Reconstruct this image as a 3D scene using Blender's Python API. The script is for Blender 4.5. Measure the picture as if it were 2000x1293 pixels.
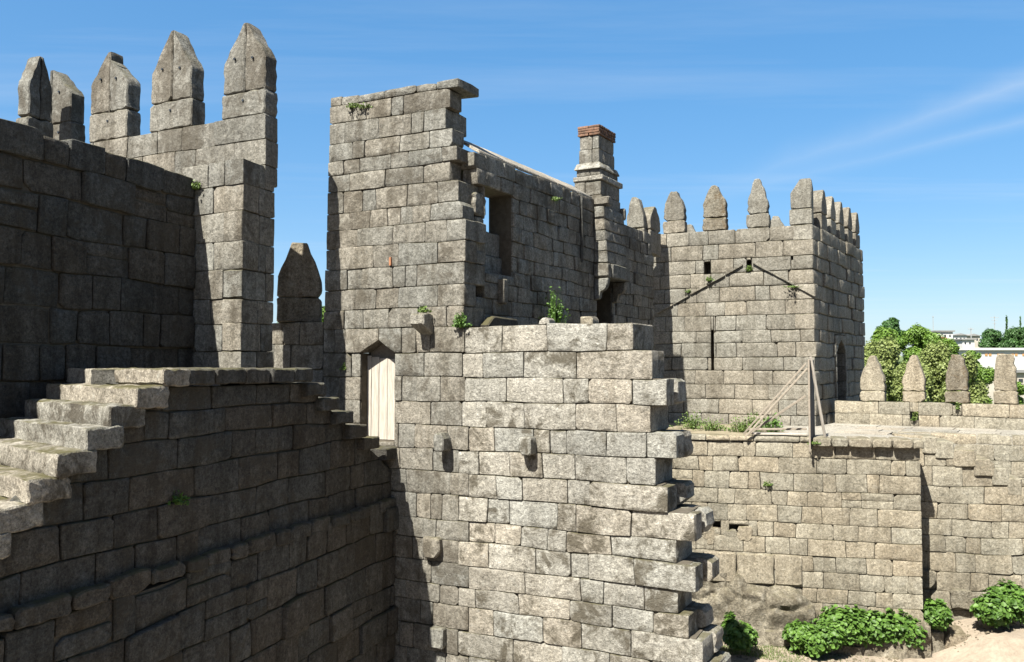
import bpy, math, random
from mathutils import Vector, noise, Matrix
R = math.radians
for o in list(bpy.data.objects): bpy.data.objects.remove(o)
scene = bpy.context.scene
COL = scene.collection
EZ = 5.6                      # eye height above the courtyard; all z below are measured from the eye

# ------------------------------------------------------------------ camera, sky, sun, exposure
cam = bpy.data.cameras.new('camera'); camo = bpy.data.objects.new('camera', cam); COL.objects.link(camo)
FPX, CX, CY, HOR = 1650.0, 1000.0, 646.5, 715.0
PITCH = math.atan((HOR - CY) / FPX)
cam.sensor_width = 36; cam.lens = FPX / 2000 * 36; cam.clip_end = 6000; cam.clip_start = 0.1
camo.location = (0, 0, EZ); camo.rotation_euler = (R(90) + PITCH, 0, 0)
scene.camera = camo

SUN_AZ, SUN_EL = R(55.3), R(53.5)   # direction the light travels in plan, elevation
SD = Vector((math.cos(SUN_AZ) * math.cos(SUN_EL), math.sin(SUN_AZ) * math.cos(SUN_EL), -math.sin(SUN_EL)))
sun = bpy.data.lights.new('sun', 'SUN'); suno = bpy.data.objects.new('sun', sun); COL.objects.link(suno)
sun.energy = 5.0; sun.angle = R(0.5); sun.color = (1.0, 0.955, 0.855)
suno.location = (-20, -30, 40); suno.rotation_euler = SD.to_track_quat('-Z', 'Y').to_euler()

world = bpy.data.worlds.new('World'); scene.world = world; world.use_nodes = True
def build_world():
    nt = world.node_tree; N = nt.nodes; L = nt.links; N.clear()
    out = N.new('ShaderNodeOutputWorld'); bg = N.new('ShaderNodeBackground'); sky = N.new('ShaderNodeTexSky')
    sky.sky_type = 'NISHITA'; sky.sun_disc = False; sky.sun_elevation = SUN_EL
    sky.sun_rotation = math.atan2(-SD.x, -SD.y) % (2 * math.pi)
    sky.altitude = 250; sky.air_density = 0.8; sky.dust_density = 1.5; sky.ozone_density = 3.0
    bg.inputs['Strength'].default_value = 0.15
    tc = N.new('ShaderNodeTexCoord'); sep = N.new('ShaderNodeSeparateXYZ'); L.new(tc.outputs['Generated'], sep.inputs[0])
    def math_(op, a, b=None, clamp=False):
        m = N.new('ShaderNodeMath'); m.operation = op; m.use_clamp = clamp
        for i, v in enumerate((a, b)):
            if v is None: continue
            if hasattr(v, 'links') or hasattr(v, 'is_linked'): L.new(v, m.inputs[i])
            else: m.inputs[i].default_value = v
        return m.outputs[0]
    zc = math_('MAXIMUM', sep.outputs[2], 0.04)
    px = math_('DIVIDE', sep.outputs[0], zc); py = math_('DIVIDE', sep.outputs[1], zc)
    cmb = N.new('ShaderNodeCombineXYZ'); L.new(px, cmb.inputs[0]); L.new(py, cmb.inputs[1])
    # thin cirrus drawn out along one wind direction
    mp = N.new('ShaderNodeMapping'); L.new(cmb.outputs[0], mp.inputs[0])
    mp.inputs['Rotation'].default_value = (0, 0, R(-28)); mp.inputs['Scale'].default_value = (0.22, 1.3, 1)
    n1 = N.new('ShaderNodeTexNoise'); L.new(mp.outputs[0], n1.inputs['Vector'])
    n1.inputs['Scale'].default_value = 0.9; n1.inputs['Detail'].default_value = 7; n1.inputs['Roughness'].default_value = 0.62; n1.inputs['Distortion'].default_value = 0.4
    r1 = N.new('ShaderNodeMapRange'); L.new(n1.outputs['Fac'], r1.inputs[0]); r1.inputs[1].default_value = 0.52; r1.inputs[2].default_value = 0.85; r1.inputs[3].default_value = 0; r1.inputs[4].default_value = 0.20
    # old vapour trails: great circles across the sky
    def trail(a, b, width, amt):
        n = Vector(a).cross(Vector(b)).normalized()
        dp = N.new('ShaderNodeVectorMath'); dp.operation = 'DOT_PRODUCT'; L.new(tc.outputs['Generated'], dp.inputs[0]); dp.inputs[1].default_value = n
        nd = N.new('ShaderNodeTexNoise'); L.new(tc.outputs['Generated'], nd.inputs['Vector']); nd.inputs['Scale'].default_value = 7; nd.inputs['Detail'].default_value = 5
        wob = math_('MULTIPLY', math_('SUBTRACT', nd.outputs['Fac'], 0.5), width * 1.5)
        d = math_('ABSOLUTE', math_('ADD', dp.outputs['Value'], wob))
        m = math_('SUBTRACT', 1.0, math_('DIVIDE', d, width), True)
        m = math_('MULTIPLY', m, m)
        return math_('MULTIPLY', math_('MULTIPLY', m, amt), math_('MULTIPLY', nd.outputs['Fac'], 1.6))
    def dirpx(x, y):
        a, b = (x - CX) / FPX, (CY - y) / FPX
        c, s = math.cos(PITCH), math.sin(PITCH)
        return (a, c - b * s, s + b * c)
    t1 = trail(dirpx(1400, 365), dirpx(2000, 168), 0.028, 0.27)
    t2 = trail(dirpx(1560, 345), dirpx(2000, 240), 0.015, 0.18)
    tr = math_('ADD', t1, t2)
    gate = N.new('ShaderNodeMapRange'); L.new(sep.outputs[0], gate.inputs[0]); gate.inputs[1].default_value = 0.16; gate.inputs[2].default_value = 0.5
    tr = math_('MULTIPLY', tr, gate.outputs[0])
    fac = math_('ADD', tr, r1.outputs[0], True)
    mx = N.new('ShaderNodeMix'); mx.data_type = 'RGBA'
    gm = N.new('ShaderNodeGamma'); gm.inputs[1].default_value = 0.5; L.new(sky.outputs[0], gm.inputs[0])
    hs = N.new('ShaderNodeHueSaturation'); hs.inputs['Saturation'].default_value = 1.9; hs.inputs['Value'].default_value = 0.81; L.new(gm.outputs[0], hs.inputs['Color'])
    L.new(fac, mx.inputs[0]); L.new(hs.outputs[0], mx.inputs[6]); mx.inputs[7].default_value = (1.7, 1.82, 1.95, 1)
    L.new(mx.outputs[2], bg.inputs['Color']); L.new(bg.outputs[0], out.inputs[0])
build_world()
vs = scene.view_settings
vs.view_transform = 'Standard'; vs.look = 'None'; vs.gamma = 1; vs.use_curve_mapping = False; vs.exposure = 1.82

# ------------------------------------------------------------------ materials
def nodes_of(name):
    m = bpy.data.materials.new(name); m.use_nodes = True
    nt = m.node_tree; return m, nt.nodes, nt.links, nt.nodes['Principled BSDF']
def ramp(N, L, src, stops):
    r = N.new('ShaderNodeValToRGB'); L.new(src, r.inputs[0])
    e = r.color_ramp.elements
    while len(e) < len(stops): e.new(0.5)
    for i, (p, c) in enumerate(stops):
        e[i].position = p; e[i].color = (c, c, c, 1) if not hasattr(c, '__len__') else (*c, 1)
    return r.outputs[0]
def mixc(N, L, mode, fac, a, b):
    m = N.new('ShaderNodeMix'); m.data_type = 'RGBA'; m.blend_type = mode
    for i, v in ((0, fac), (6, a), (7, b)):
        if hasattr(v, 'is_linked'): L.new(v, m.inputs[i])
        elif i == 0: m.inputs[0].default_value = v
        else: m.inputs[i].default_value = (*v, 1)
    return m.outputs[2]
def mth(N, L, op, a, b=None, clamp=False):
    m = N.new('ShaderNodeMath'); m.operation = op; m.use_clamp = clamp
    for i, v in enumerate((a, b)):
        if v is None: continue
        if hasattr(v, 'is_linked'): L.new(v, m.inputs[i])
        else: m.inputs[i].default_value = v
    return m.outputs[0]
def tex(N, L, vec, scale, detail=4, rough=0.6, dist=0.0):
    n = N.new('ShaderNodeTexNoise'); L.new(vec, n.inputs['Vector'])
    n.inputs['Scale'].default_value = scale; n.inputs['Detail'].default_value = detail
    n.inputs['Roughness'].default_value = rough; n.inputs['Distortion'].default_value = dist
    return n.outputs['Fac']

ALB = 0.53
def sc3(c, k): return tuple(x * k for x in c)
def granite(name, lo, hi, lichen=0.3, black=0.3, moss=0.5, streak=0.4, warm=0.5, bump=0.5, bcol=(0.042, 0.035, 0.025)):
    m, N, L, B = nodes_of(name); lo, hi = sc3(lo, ALB), sc3(hi, ALB)
    geo = N.new('ShaderNodeNewGeometry'); oi = N.new('ShaderNodeObjectInfo')
    rnd = oi.outputs['Random']
    off = N.new('ShaderNodeVectorMath'); off.operation = 'ADD'; L.new(geo.outputs['Position'], off.inputs[0])
    cm = N.new('ShaderNodeCombineXYZ')
    for i, k in enumerate((31.0, 57.0, 13.0)): L.new(mth(N, L, 'MULTIPLY', rnd, k), cm.inputs[i])
    L.new(cm.outputs[0], off.inputs[1]); V = off.outputs[0]; W = geo.outputs['Position']
    n_mid = tex(N, L, V, 9, 6, 0.68); n_sp = tex(N, L, V, 25, 4, 0.8); n_big = tex(N, L, W, 0.55, 4, 0.6)
    n_bl = tex(N, L, V, 3.2, 7, 0.72, 0.6); n_li = tex(N, L, V, 6.5, 6, 0.7); n_ms = tex(N, L, W, 2.3, 5, 0.7)
    n_fine = tex(N, L, V, 58, 2, 0.7); n_cl = tex(N, L, W, 0.9, 3, 0.5)
    col = mixc(N, L, 'MIX', ramp(N, L, n_mid, [(0.34, 0), (0.66, 1)]), lo, hi)
    # feldspar and mica grains
    col = mixc(N, L, 'MULTIPLY', 1.0, col, ramp(N, L, n_sp, [(0.30, 0.34), (0.44, 0.86), (0.56, 1.12), (0.70, 1.65)]))
    col = mixc(N, L, 'MULTIPLY', 0.8, col, ramp(N, L, n_fine, [(0.30, 0.62), (0.5, 1.0), (0.7, 1.3)]))
    # each stone has its own tone
    tone = mth(N, L, 'ADD', mth(N, L, 'MULTIPLY', rnd, 0.22), 0.89)
    sep = N.new('ShaderNodeCombineXYZ')
    r2 = mth(N, L, 'FRACT', mth(N, L, 'MULTIPLY', rnd, 7.31))
    for i, k in enumerate((1.0, 0.0, -1.0)):
        L.new(mth(N, L, 'MULTIPLY', tone, mth(N, L, 'ADD', mth(N, L, 'MULTIPLY', mth(N, L, 'SUBTRACT', r2, 0.5), 0.17 * warm * k), 1.0)), sep.inputs[i])
    col = mixc(N, L, 'MULTIPLY', 1.0, col, sep.outputs[0])
    col = mixc(N, L, 'MULTIPLY', 0.75, col, ramp(N, L, n_big, [(0.3, 0.72), (0.5, 1.0), (0.7, 1.18)]))
    # rain streaks
    mp = N.new('ShaderNodeMapping'); L.new(W, mp.inputs[0]); mp.inputs['Scale'].default_value = (3.2, 3.2, 0.35)
    n_st = tex(N, L, mp.outputs[0], 1.6, 5, 0.65)
    col = mixc(N, L, 'MULTIPLY', streak, col, ramp(N, L, n_st, [(0.36, (0.46, 0.43, 0.38)), (0.56, (1, 1, 1))]))
    # pale crust lichen
    vo = N.new('ShaderNodeTexVoronoi'); L.new(V, vo.inputs['Vector']); vo.inputs['Scale'].default_value = 6.5
    spot = ramp(N, L, vo.outputs['Distance'], [(0.13, 1), (0.26, 0)])
    gate = ramp(N, L, n_li, [(0.50, 0), (0.62, 1)])
    pale = mth(N, L, 'MULTIPLY', mth(N, L, 'MAXIMUM', mth(N, L, 'MULTIPLY', spot, gate), mth(N, L, 'MULTIPLY', ramp(N, L, n_li, [(0.55, 0), (0.72, 1)]), 0.7)), lichen)
    col = mixc(N, L, 'MIX', pale, col, (0.315, 0.31, 0.28))
    # black and brown lichen, patchy, some stones more
    r3 = mth(N, L, 'FRACT', mth(N, L, 'MULTIPLY', rnd, 13.7))
    bl = ramp(N, L, mth(N, L, 'ADD', mth(N, L, 'ADD', n_bl, mth(N, L, 'MULTIPLY', mth(N, L, 'SUBTRACT', n_cl, 0.5), 0.5)), mth(N, L, 'MULTIPLY', mth(N, L, 'POWER', r3, 2.0), 0.11)), [(0.55, 0), (0.67, 1)])
    col = mixc(N, L, 'MIX', mth(N, L, 'MULTIPLY', bl, black), col, bcol)
    # moss on upward faces
    sx = N.new('ShaderNodeSeparateXYZ'); L.new(geo.outputs['Normal'], sx.inputs[0])
    up = ramp(N, L, sx.outputs[2], [(0.35, 0), (0.8, 1)])
    ms = mth(N, L, 'MULTIPLY', mth(N, L, 'MULTIPLY', up, ramp(N, L, n_ms, [(0.40, 0), (0.58, 1)])), moss)
    col = mixc(N, L, 'MIX', ms, col, (0.055, 0.05, 0.022))
    L.new(col, B.inputs['Base Color']); B.inputs['Roughness'].default_value = 0.93; B.inputs['Specular IOR Level'].default_value = 0.2
    h = mth(N, L, 'ADD', mth(N, L, 'MULTIPLY', n_sp, 0.6), mth(N, L, 'ADD', mth(N, L, 'MULTIPLY', n_mid, 1.6), mth(N, L, 'MULTIPLY', n_fine, 0.22)))
    bp = N.new('ShaderNodeBump'); bp.inputs['Strength'].default_value = bump; bp.inputs['Distance'].default_value = 0.03
    L.new(h, bp.inputs['Height']); L.new(bp.outputs[0], B.inputs['Normal'])
    return m
def plain(name, lo, hi, scale=8, rough=0.9, bump=0.3, stretch=(1, 1, 1), rndtone=0.2, coord='pos', bdist=0.02):
    m, N, L, B = nodes_of(name); lo, hi = sc3(lo, ALB), sc3(hi, ALB)
    geo = N.new('ShaderNodeNewGeometry'); oi = N.new('ShaderNodeObjectInfo'); tc = N.new('ShaderNodeTexCoord')
    mp = N.new('ShaderNodeMapping'); L.new(geo.outputs['Position'] if coord == 'pos' else tc.outputs['Object'], mp.inputs[0]); mp.inputs['Scale'].default_value = stretch
    n = tex(N, L, mp.outputs[0], scale, 6, 0.65)
    col = mixc(N, L, 'MIX', ramp(N, L, n, [(0.32, 0), (0.68, 1)]), lo, hi)
    t = mth(N, L, 'ADD', mth(N, L, 'MULTIPLY', oi.outputs['Random'], rndtone), 1 - rndtone / 2)
    cm = N.new('ShaderNodeCombineXYZ')
    for i in range(3): L.new(t, cm.inputs[i])
    col = mixc(N, L, 'MULTIPLY', 1.0, col, cm.outputs[0])
    L.new(col, B.inputs['Base Color']); B.inputs['Roughness'].default_value = rough; B.inputs['Specular IOR Level'].default_value = 0.25
    if bump:
        bp = N.new('ShaderNodeBump'); bp.inputs['Strength'].default_value = bump; bp.inputs['Distance'].default_value = bdist
        L.new(n, bp.inputs['Height']); L.new(bp.outputs[0], B.inputs['Normal'])
    return m
def leafmat(name, lo, hi, scale=3.0):
    m, N, L, B = nodes_of(name); lo, hi = sc3(lo, 0.6), sc3(hi, 0.6)
    geo = N.new('ShaderNodeNewGeometry'); n = tex(N, L, geo.outputs['Position'], scale, 3, 0.6)
    rp = geo.outputs['Random Per Island']
    f = mth(N, L, 'ADD', mth(N, L, 'MULTIPLY', rp, 0.6), mth(N, L, 'MULTIPLY', n, 0.45), True)
    col = mixc(N, L, 'MIX', f, lo, hi)
    L.new(col, B.inputs['Base Color']); B.inputs['Roughness'].default_value = 0.55; B.inputs['Specular IOR Level'].default_value = 0.35
    tr = N.new('ShaderNodeBsdfTranslucent'); L.new(col, tr.inputs[0])
    ms = N.new('ShaderNodeMixShader'); ms.inputs[0].default_value = 0.28
    L.new(B.outputs[0], ms.inputs[1]); L.new(tr.outputs[0], ms.inputs[2]); L.new(ms.outputs[0], N['Material Output'].inputs[0])
    return m

G_WALL = granite('granite_wall', (0.205, 0.194, 0.166), (0.325, 0.309, 0.27), lichen=0.32, black=0.6, moss=0.7, streak=0.6, bump=0.6)
G_RUIN = granite('granite_ruin', (0.32, 0.302, 0.26), (0.48, 0.456, 0.40), lichen=0.6, black=0.85, moss=0.8, streak=0.35, bump=0.8, bcol=(0.05, 0.043, 0.03))
G_TOWER = granite('granite_tower', (0.25, 0.231, 0.19), (0.355, 0.331, 0.28), lichen=0.14, black=0.28, moss=0.6, streak=0.42, warm=0.4)
G_COURT = granite('granite_court', (0.31, 0.275, 0.21), (0.42, 0.38, 0.30), lichen=0.2, black=0.25, moss=0.6, streak=0.4, warm=0.45)
G_OLD_SHADE = granite('granite_old_shade', (0.082, 0.077, 0.067), (0.14, 0.132, 0.116), lichen=0.16, black=0.6, moss=0.8, streak=0.7, warm=0.9, bump=0.7)  # algae-stained old granite, its colour darkened further to deepen the shade
G_LICHEN = granite('granite_lichen', (0.22, 0.19, 0.14), (0.36, 0.325, 0.26), lichen=0.25, black=0.9, moss=0.7, streak=0.5, bump=0.7, bcol=(0.075, 0.052, 0.028))
G_STEP = granite('granite_step', (0.30, 0.275, 0.23), (0.44, 0.41, 0.35), lichen=0.4, black=0.8, moss=1.0, streak=0.2, bump=0.7)
G_ROCK = granite('granite_bedrock', (0.23, 0.195, 0.14), (0.37, 0.325, 0.25), lichen=0.3, black=0.55, moss=0.4, streak=0.6, bump=1.0)
MORTAR = plain('mortar', (0.10, 0.085, 0.062), (0.17, 0.148, 0.115), 12, 0.95, 0.5)
M_PLANK = plain('bleached_pine', (0.42, 0.375, 0.32), (0.70, 0.64, 0.56), 5, 0.8, 0.25, (9, 9, 0.7), 0.16, bdist=0.004)
M_WOOD = plain('weathered_wood', (0.30, 0.255, 0.20), (0.47, 0.41, 0.34), 6, 0.85, 0.3, (4, 4, 4), 0.3, bdist=0.004)
M_DARKWOOD = plain('dark_board', (0.10, 0.095, 0.09), (0.17, 0.16, 0.155), 6, 0.8, 0.3, (4, 4, 0.8), 0.2, bdist=0.004)  # darker grey-brown wood of the barrier boards
M_BRICK = plain('old_brick', (0.10, 0.07, 0.05), (0.30, 0.165, 0.11), 14, 0.9, 0.5, rndtone=0.5)
M_SAND = plain('sandy_ground', (0.36, 0.285, 0.205), (0.50, 0.41, 0.31), 2.2, 0.95, 0.5)
M_SOIL = plain('ledge_soil', (0.22, 0.185, 0.12), (0.40, 0.345, 0.24), 3, 0.95, 0.5)
M_PAVE = granite('granite_paving', (0.36, 0.325, 0.27), (0.47, 0.43, 0.365), lichen=0.15, black=0.2, moss=0.12, streak=0.1)
M_BUSH = leafmat('bush_leaf', (0.03, 0.085, 0.01), (0.17, 0.32, 0.05))
M_WEED = leafmat('weed_leaf', (0.06, 0.125, 0.02), (0.20, 0.29, 0.06))
M_OLIVE = leafmat('tree_leaf_olive', (0.13, 0.175, 0.035), (0.36, 0.43, 0.14), 0.8)
M_GREEN = leafmat('tree_leaf_green', (0.075, 0.16, 0.018), (0.23, 0.38, 0.055), 0.8)
M_DEEP = leafmat('tree_leaf_deep', (0.03, 0.085, 0.02), (0.09, 0.20, 0.045), 0.8)
M_BARK = plain('bark', (0.07, 0.055, 0.04), (0.15, 0.12, 0.09), 6, 0.95, 0.6)
M_WHITE = plain('white_render', (0.74, 0.73, 0.70), (0.82, 0.81, 0.79), 0.4, 0.8, 0)
M_CREAM = plain('cream_render', (0.55, 0.50, 0.42), (0.68, 0.63, 0.55), 0.4, 0.8, 0)
M_TILE = plain('roof_tile', (0.30, 0.12, 0.06), (0.46, 0.22, 0.12), 2, 0.85, 0.2)
M_GREYROOF = plain('grey_roof', (0.24, 0.24, 0.24), (0.36, 0.36, 0.35), 0.6, 0.7, 0)
M_OCHRE = plain('ochre_shutter', (0.52, 0.28, 0.10), (0.62, 0.36, 0.15), 0.6, 0.6, 0)
M_GLASS = plain('dark_pane', (0.035, 0.04, 0.05), (0.06, 0.07, 0.08), 1, 0.15, 0)
M_STEEL = plain('mast_steel', (0.42, 0.43, 0.44), (0.52, 0.53, 0.54), 1, 0.5, 0)
M_RED = plain('terracotta', (0.36, 0.15, 0.08), (0.50, 0.24, 0.13), 6, 0.85, 0.2)

# ------------------------------------------------------------------ helpers
def ray(px, py):
    a, b = (px - CX) / FPX, (CY - py) / FPX
    c, s = math.cos(PITCH), math.sin(PITCH)
    return Vector((a, c - b * s, s + b * c))
class Face:
    """a vertical plane: plan origin O, plan direction d, outward normal n to the right of d"""
    def __init__(s, O, d):
        s.O = Vector(O); s.d = Vector(d).normalized(); s.n = Vector((s.d.y, -s.d.x))
    def at(s, px, py):
        r = ray(px, py); det = -r.x * s.d.y + s.d.x * r.y
        t = (-s.O.x * s.d.y + s.d.x * s.O.y) / det
        u = (r.x * s.O.y - r.y * s.O.x) / det
        return u, t * r.z
    def u(s, px, py): return s.at(px, py)[0]
    def z(s, px, py): return s.at(px, py)[1]
    def P(s, u, z, w=0.0):
        return Vector((s.O.x + u * s.d.x + w * s.n.x, s.O.y + u * s.d.y + w * s.n.y, z + EZ))
    def off(s, w): return Face((s.O.x + w * s.n.x, s.O.y + w * s.n.y), s.d)
def ground_at(px, py, z):
    r = ray(px, py); t = z / r.z
    return Vector((r.x * t, r.y * t, z + EZ))

WL = {}
SHARP = R(32)
def link(o, parent, wloc):
    COL.objects.link(o); wloc = Vector(wloc)
    if parent is not None:
        o.parent = parent; o.location = wloc - WL[parent.name]
    else: o.location = wloc
    WL[o.name] = wloc.copy(); return o
def thing(name, loc, label, cat, group=None):
    o = bpy.data.objects.new(name, None); o.empty_display_size = 0.3
    link(o, None, loc); o['label'] = label; o['category'] = cat
    if group: o['group'] = group
    return o
def mk(name, verts, faces, mat, parent=None, smooth=True, kind=None, label=None, cat=None, base=False):
    c = Vector((0, 0, 0))
    for v in verts: c += Vector(v)
    c /= len(verts)
    if base: c.z = min(v[2] for v in verts)
    me = bpy.data.meshes.new(name); me.from_pydata([tuple(Vector(v) - c) for v in verts], [], faces)
    me.materials.append(mat)
    if smooth:
        me.polygons.foreach_set('use_smooth', [True] * len(me.polygons))
        me.update(); me.set_sharp_from_angle(angle=SHARP)
    me.update()
    o = bpy.data.objects.new(name, me); link(o, parent, c)
    if kind: o['kind'] = kind
    if label: o['label'] = label
    if cat: o['category'] = cat
    return o
rng = random.Random(7)
def rr(a, b): return rng.uniform(a, b)

def refine(poly, cut, sub, jit):
    """cut the corners of a convex polygon, subdivide long edges, roughen"""
    n = len(poly); out = []
    for i in range(n):
        p, a, b = Vector(poly[i]), Vector(poly[i - 1]), Vector(poly[(i + 1) % n])
        la, lb = (a - p).length, (b - p).length
        chip = rr(1.8, 4.0) if rng.random() < 0.16 else 1.0
        c1 = min(cut * chip * rr(0.4, 1.4), la * 0.3); c2 = min(cut * chip * rr(0.4, 1.4), lb * 0.3)
        q1 = p + (a - p) * (c1 / max(la, 1e-6)); q2 = p + (b - p) * (c2 / max(lb, 1e-6))
        out += [q1, q2]
        L2 = (b - p).length; k = int(L2 / sub)
        for j in range(1, k + 1):
            t = j / (k + 1)
            e = b - p; nn = Vector((-e.y, e.x)).normalized()
            out.append(p + e * t + nn * rr(-jit, jit))
    return out
def clip(poly, a, b, c):
    """keep a*u + b*z <= c"""
    out = []; n = len(poly)
    for i in range(n):
        p, q = poly[i], poly[(i + 1) % n]
        dp, dq = a * p[0] + b * p[1] - c, a * q[0] + b * q[1] - c
        if dp <= 0: out.append(p)
        if (dp < 0 < dq) or (dq < 0 < dp):
            t = dp / (dp - dq); out.append((p[0] + (q[0] - p[0]) * t, p[1] + (q[1] - p[1]) * t))
    return out
def area(poly):
    s = 0
    for i in range(len(poly)):
        p, q = poly[i], poly[(i + 1) % len(poly)]; s += p[0] * q[1] - p[1] * q[0]
    return s / 2
def rings_mesh(rings, cap0, cap1):
    n = len(rings[0]); vs_ = [v for r in rings for v in r]; fs = []
    for k in range(len(rings) - 1):
        a, b = k * n, (k + 1) * n
        for i in range(n):
            j = (i + 1) % n; fs.append((a + i, a + j, b + j, b + i))
    if cap0 is not None:
        c = len(vs_); vs_.append(cap0); fs += [((i + 1) % n, i, c) for i in range(n)]
    if cap1 is not None:
        c = len(vs_); vs_.append(cap1); b = (len(rings) - 1) * n; fs += [(b + i, b + (i + 1) % n, c) for i in range(n)]
    return vs_, fs
def stone(face, poly, mat, parent, D=0.28, pr=0.0, dd=None, ch=0.011, name='stone', cut=0.013, sub=0.30, jit=0.007, rough_end=False, bulge=0.006):
    """one ashlar: polygon in the wall's (u, z), chamfered uneven front, tails D into the wall"""
    if area(poly) < 0: poly = poly[::-1]
    if area(poly) < 0.003: return None
    o = refine(poly, cut, sub, jit)
    us = [p.x for p in o]; zs = [p.y for p in o]
    cu, cz = (min(us) + max(us)) / 2, (min(zs) + max(zs)) / 2; hu, hz = (max(us) - min(us)) / 2, (max(zs) - min(zs)) / 2
    ta, tb = rr(-0.012, 0.012), rr(-0.02, 0.02)
    d3 = Vector((-face.n.x, -face.n.y, 0)) if dd is None else Vector((dd[0], dd[1], 0)).normalized()
    def ring(ins, w, jw):
        su, sz = 1 - min(ins / hu, 0.5), 1 - min(ins / hz, 0.5); r = []
        for p in o:
            u, z = cu + (p.x - cu) * su, cz + (p.y - cz) * sz
            ww = pr + ta * (u - cu) + tb * (z - cz)
            b = face.P(u, z, ww); r.append(b + d3 * (-w) + Vector((0, 0, 0)) + d3 * rr(-jw, jw))
        return r
    rs = [ring(0.0, -D, 0.0)]
    if rough_end:
        rs.append(ring(rr(-0.012, 0.004), -D * 0.62, 0.03)); rs.append(ring(rr(-0.01, 0.006), -D * 0.3, 0.03))
    rs += [ring(0.0, -ch, ch * 0.3), ring(ch * 0.75, -ch * 0.22, ch * 0.22), ring(min(hz * 0.5, 0.06), rr(0, bulge), 0.004)]
    cc = face.P(cu, cz, pr) + d3 * (-rr(0, bulge * 1.5))
    v, f = rings_mesh(rs, None, cc)
    return mk(name, v, f, mat, parent)
def prism(name, parent, mat, fn, poly, w0, w1, ch=0.02, cut=0.025, sub=0.3, jit=0.01, slices=2, jw=0.008, taper=None, **kw):
    """closed chamfered block: polygon (u, z) swept from w0 to w1 with fn(u, z, w) -> point"""
    if area(poly) < 0: poly = poly[::-1]
    o = refine(poly, cut, sub, jit)
    us = [p.x for p in o]; zs = [p.y for p in o]
    cu, cz = (min(us) + max(us)) / 2, (min(zs) + max(zs)) / 2; hu, hz = max((max(us) - min(us)) / 2, 1e-4), max((max(zs) - min(zs)) / 2, 1e-4)
    def ring(ins, w, j):
        su, sz = 1 - min(ins / hu, 0.5), 1 - min(ins / hz, 0.5)
        return [fn(cu + (p.x - cu) * su + rr(-j, j), cz + (p.y - cz) * sz + rr(-j, j), w + rr(-j, j) * 0.4) for p in o]
    s = 1 if w1 > w0 else -1
    rs = [ring(ch, w0, jw * 0.5), ring(0, w0 + s * ch, jw * 0.5)]
    for k in range(1, slices): rs.append(ring(0, w0 + (w1 - w0) * k / slices, jw))
    rs += [ring(0, w1 - s * ch, jw * 0.5), ring(ch, w1, jw * 0.5)]
    v, f = rings_mesh(rs, fn(cu, cz, w0 - s * rr(0, .004)), fn(cu, cz, w1 + s * rr(0, .004)))
    return mk(name, v, f, mat, parent, **kw)
def block(name, parent, mat, O, ax, ay, az, **kw):
    """chamfered box spanned by three edge vectors from corner O"""
    O, ax, ay, az = Vector(O), Vector(ax), Vector(ay), Vector(az)
    lx, ly, lz = ax.length, ay.length, az.length; ex, ey, ez = ax / lx, ay / ly, az / lz
    return prism(name, parent, mat, lambda u, z, w: O + ex * u + ez * z + ey * w, [(0, 0), (lx, 0), (lx, lz), (0, lz)], 0, ly, **kw)
def rect_minus(rect, holes):
    rects = [rect]
    for (ha, hb, hz0, hz1) in holes:
        nr = []
        for (a, b, z0, z1) in rects:
            if hb <= a or ha >= b or hz1 <= z0 + 0.005 or hz0 >= z1 - 0.005: nr.append((a, b, z0, z1)); continue
            if ha - a > 0.02: nr.append((a, ha, z0, z1))
            if b - hb > 0.02: nr.append((hb, b, z0, z1))
            ma, mb = max(a, ha), min(b, hb)
            if hz0 - z0 > 0.03: nr.append((ma, mb, z0, hz0))
            if z1 - hz1 > 0.03: nr.append((ma, mb, hz1, z1))
        rects = nr
    return rects
def boxes_mesh(name, face, boxes, mat, parent, **kw):
    v, f = [], []
    for (a, b, z0, z1, w0, w1) in boxes:
        k = len(v)
        v += [face.P(a, z0, w0), face.P(b, z0, w0), face.P(b, z0, w1), face.P(a, z0, w1), face.P(a, z1, w0), face.P(b, z1, w0), face.P(b, z1, w1), face.P(a, z1, w1)]
        f += [(k, k + 3, k + 2, k + 1), (k + 4, k + 5, k + 6, k + 7), (k, k + 1, k + 5, k + 4), (k + 1, k + 2, k + 6, k + 5), (k + 2, k + 3, k + 7, k + 6), (k + 3, k, k + 4, k + 7)]
    return mk(name, v, f, mat, parent, smooth=False, **kw)
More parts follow.
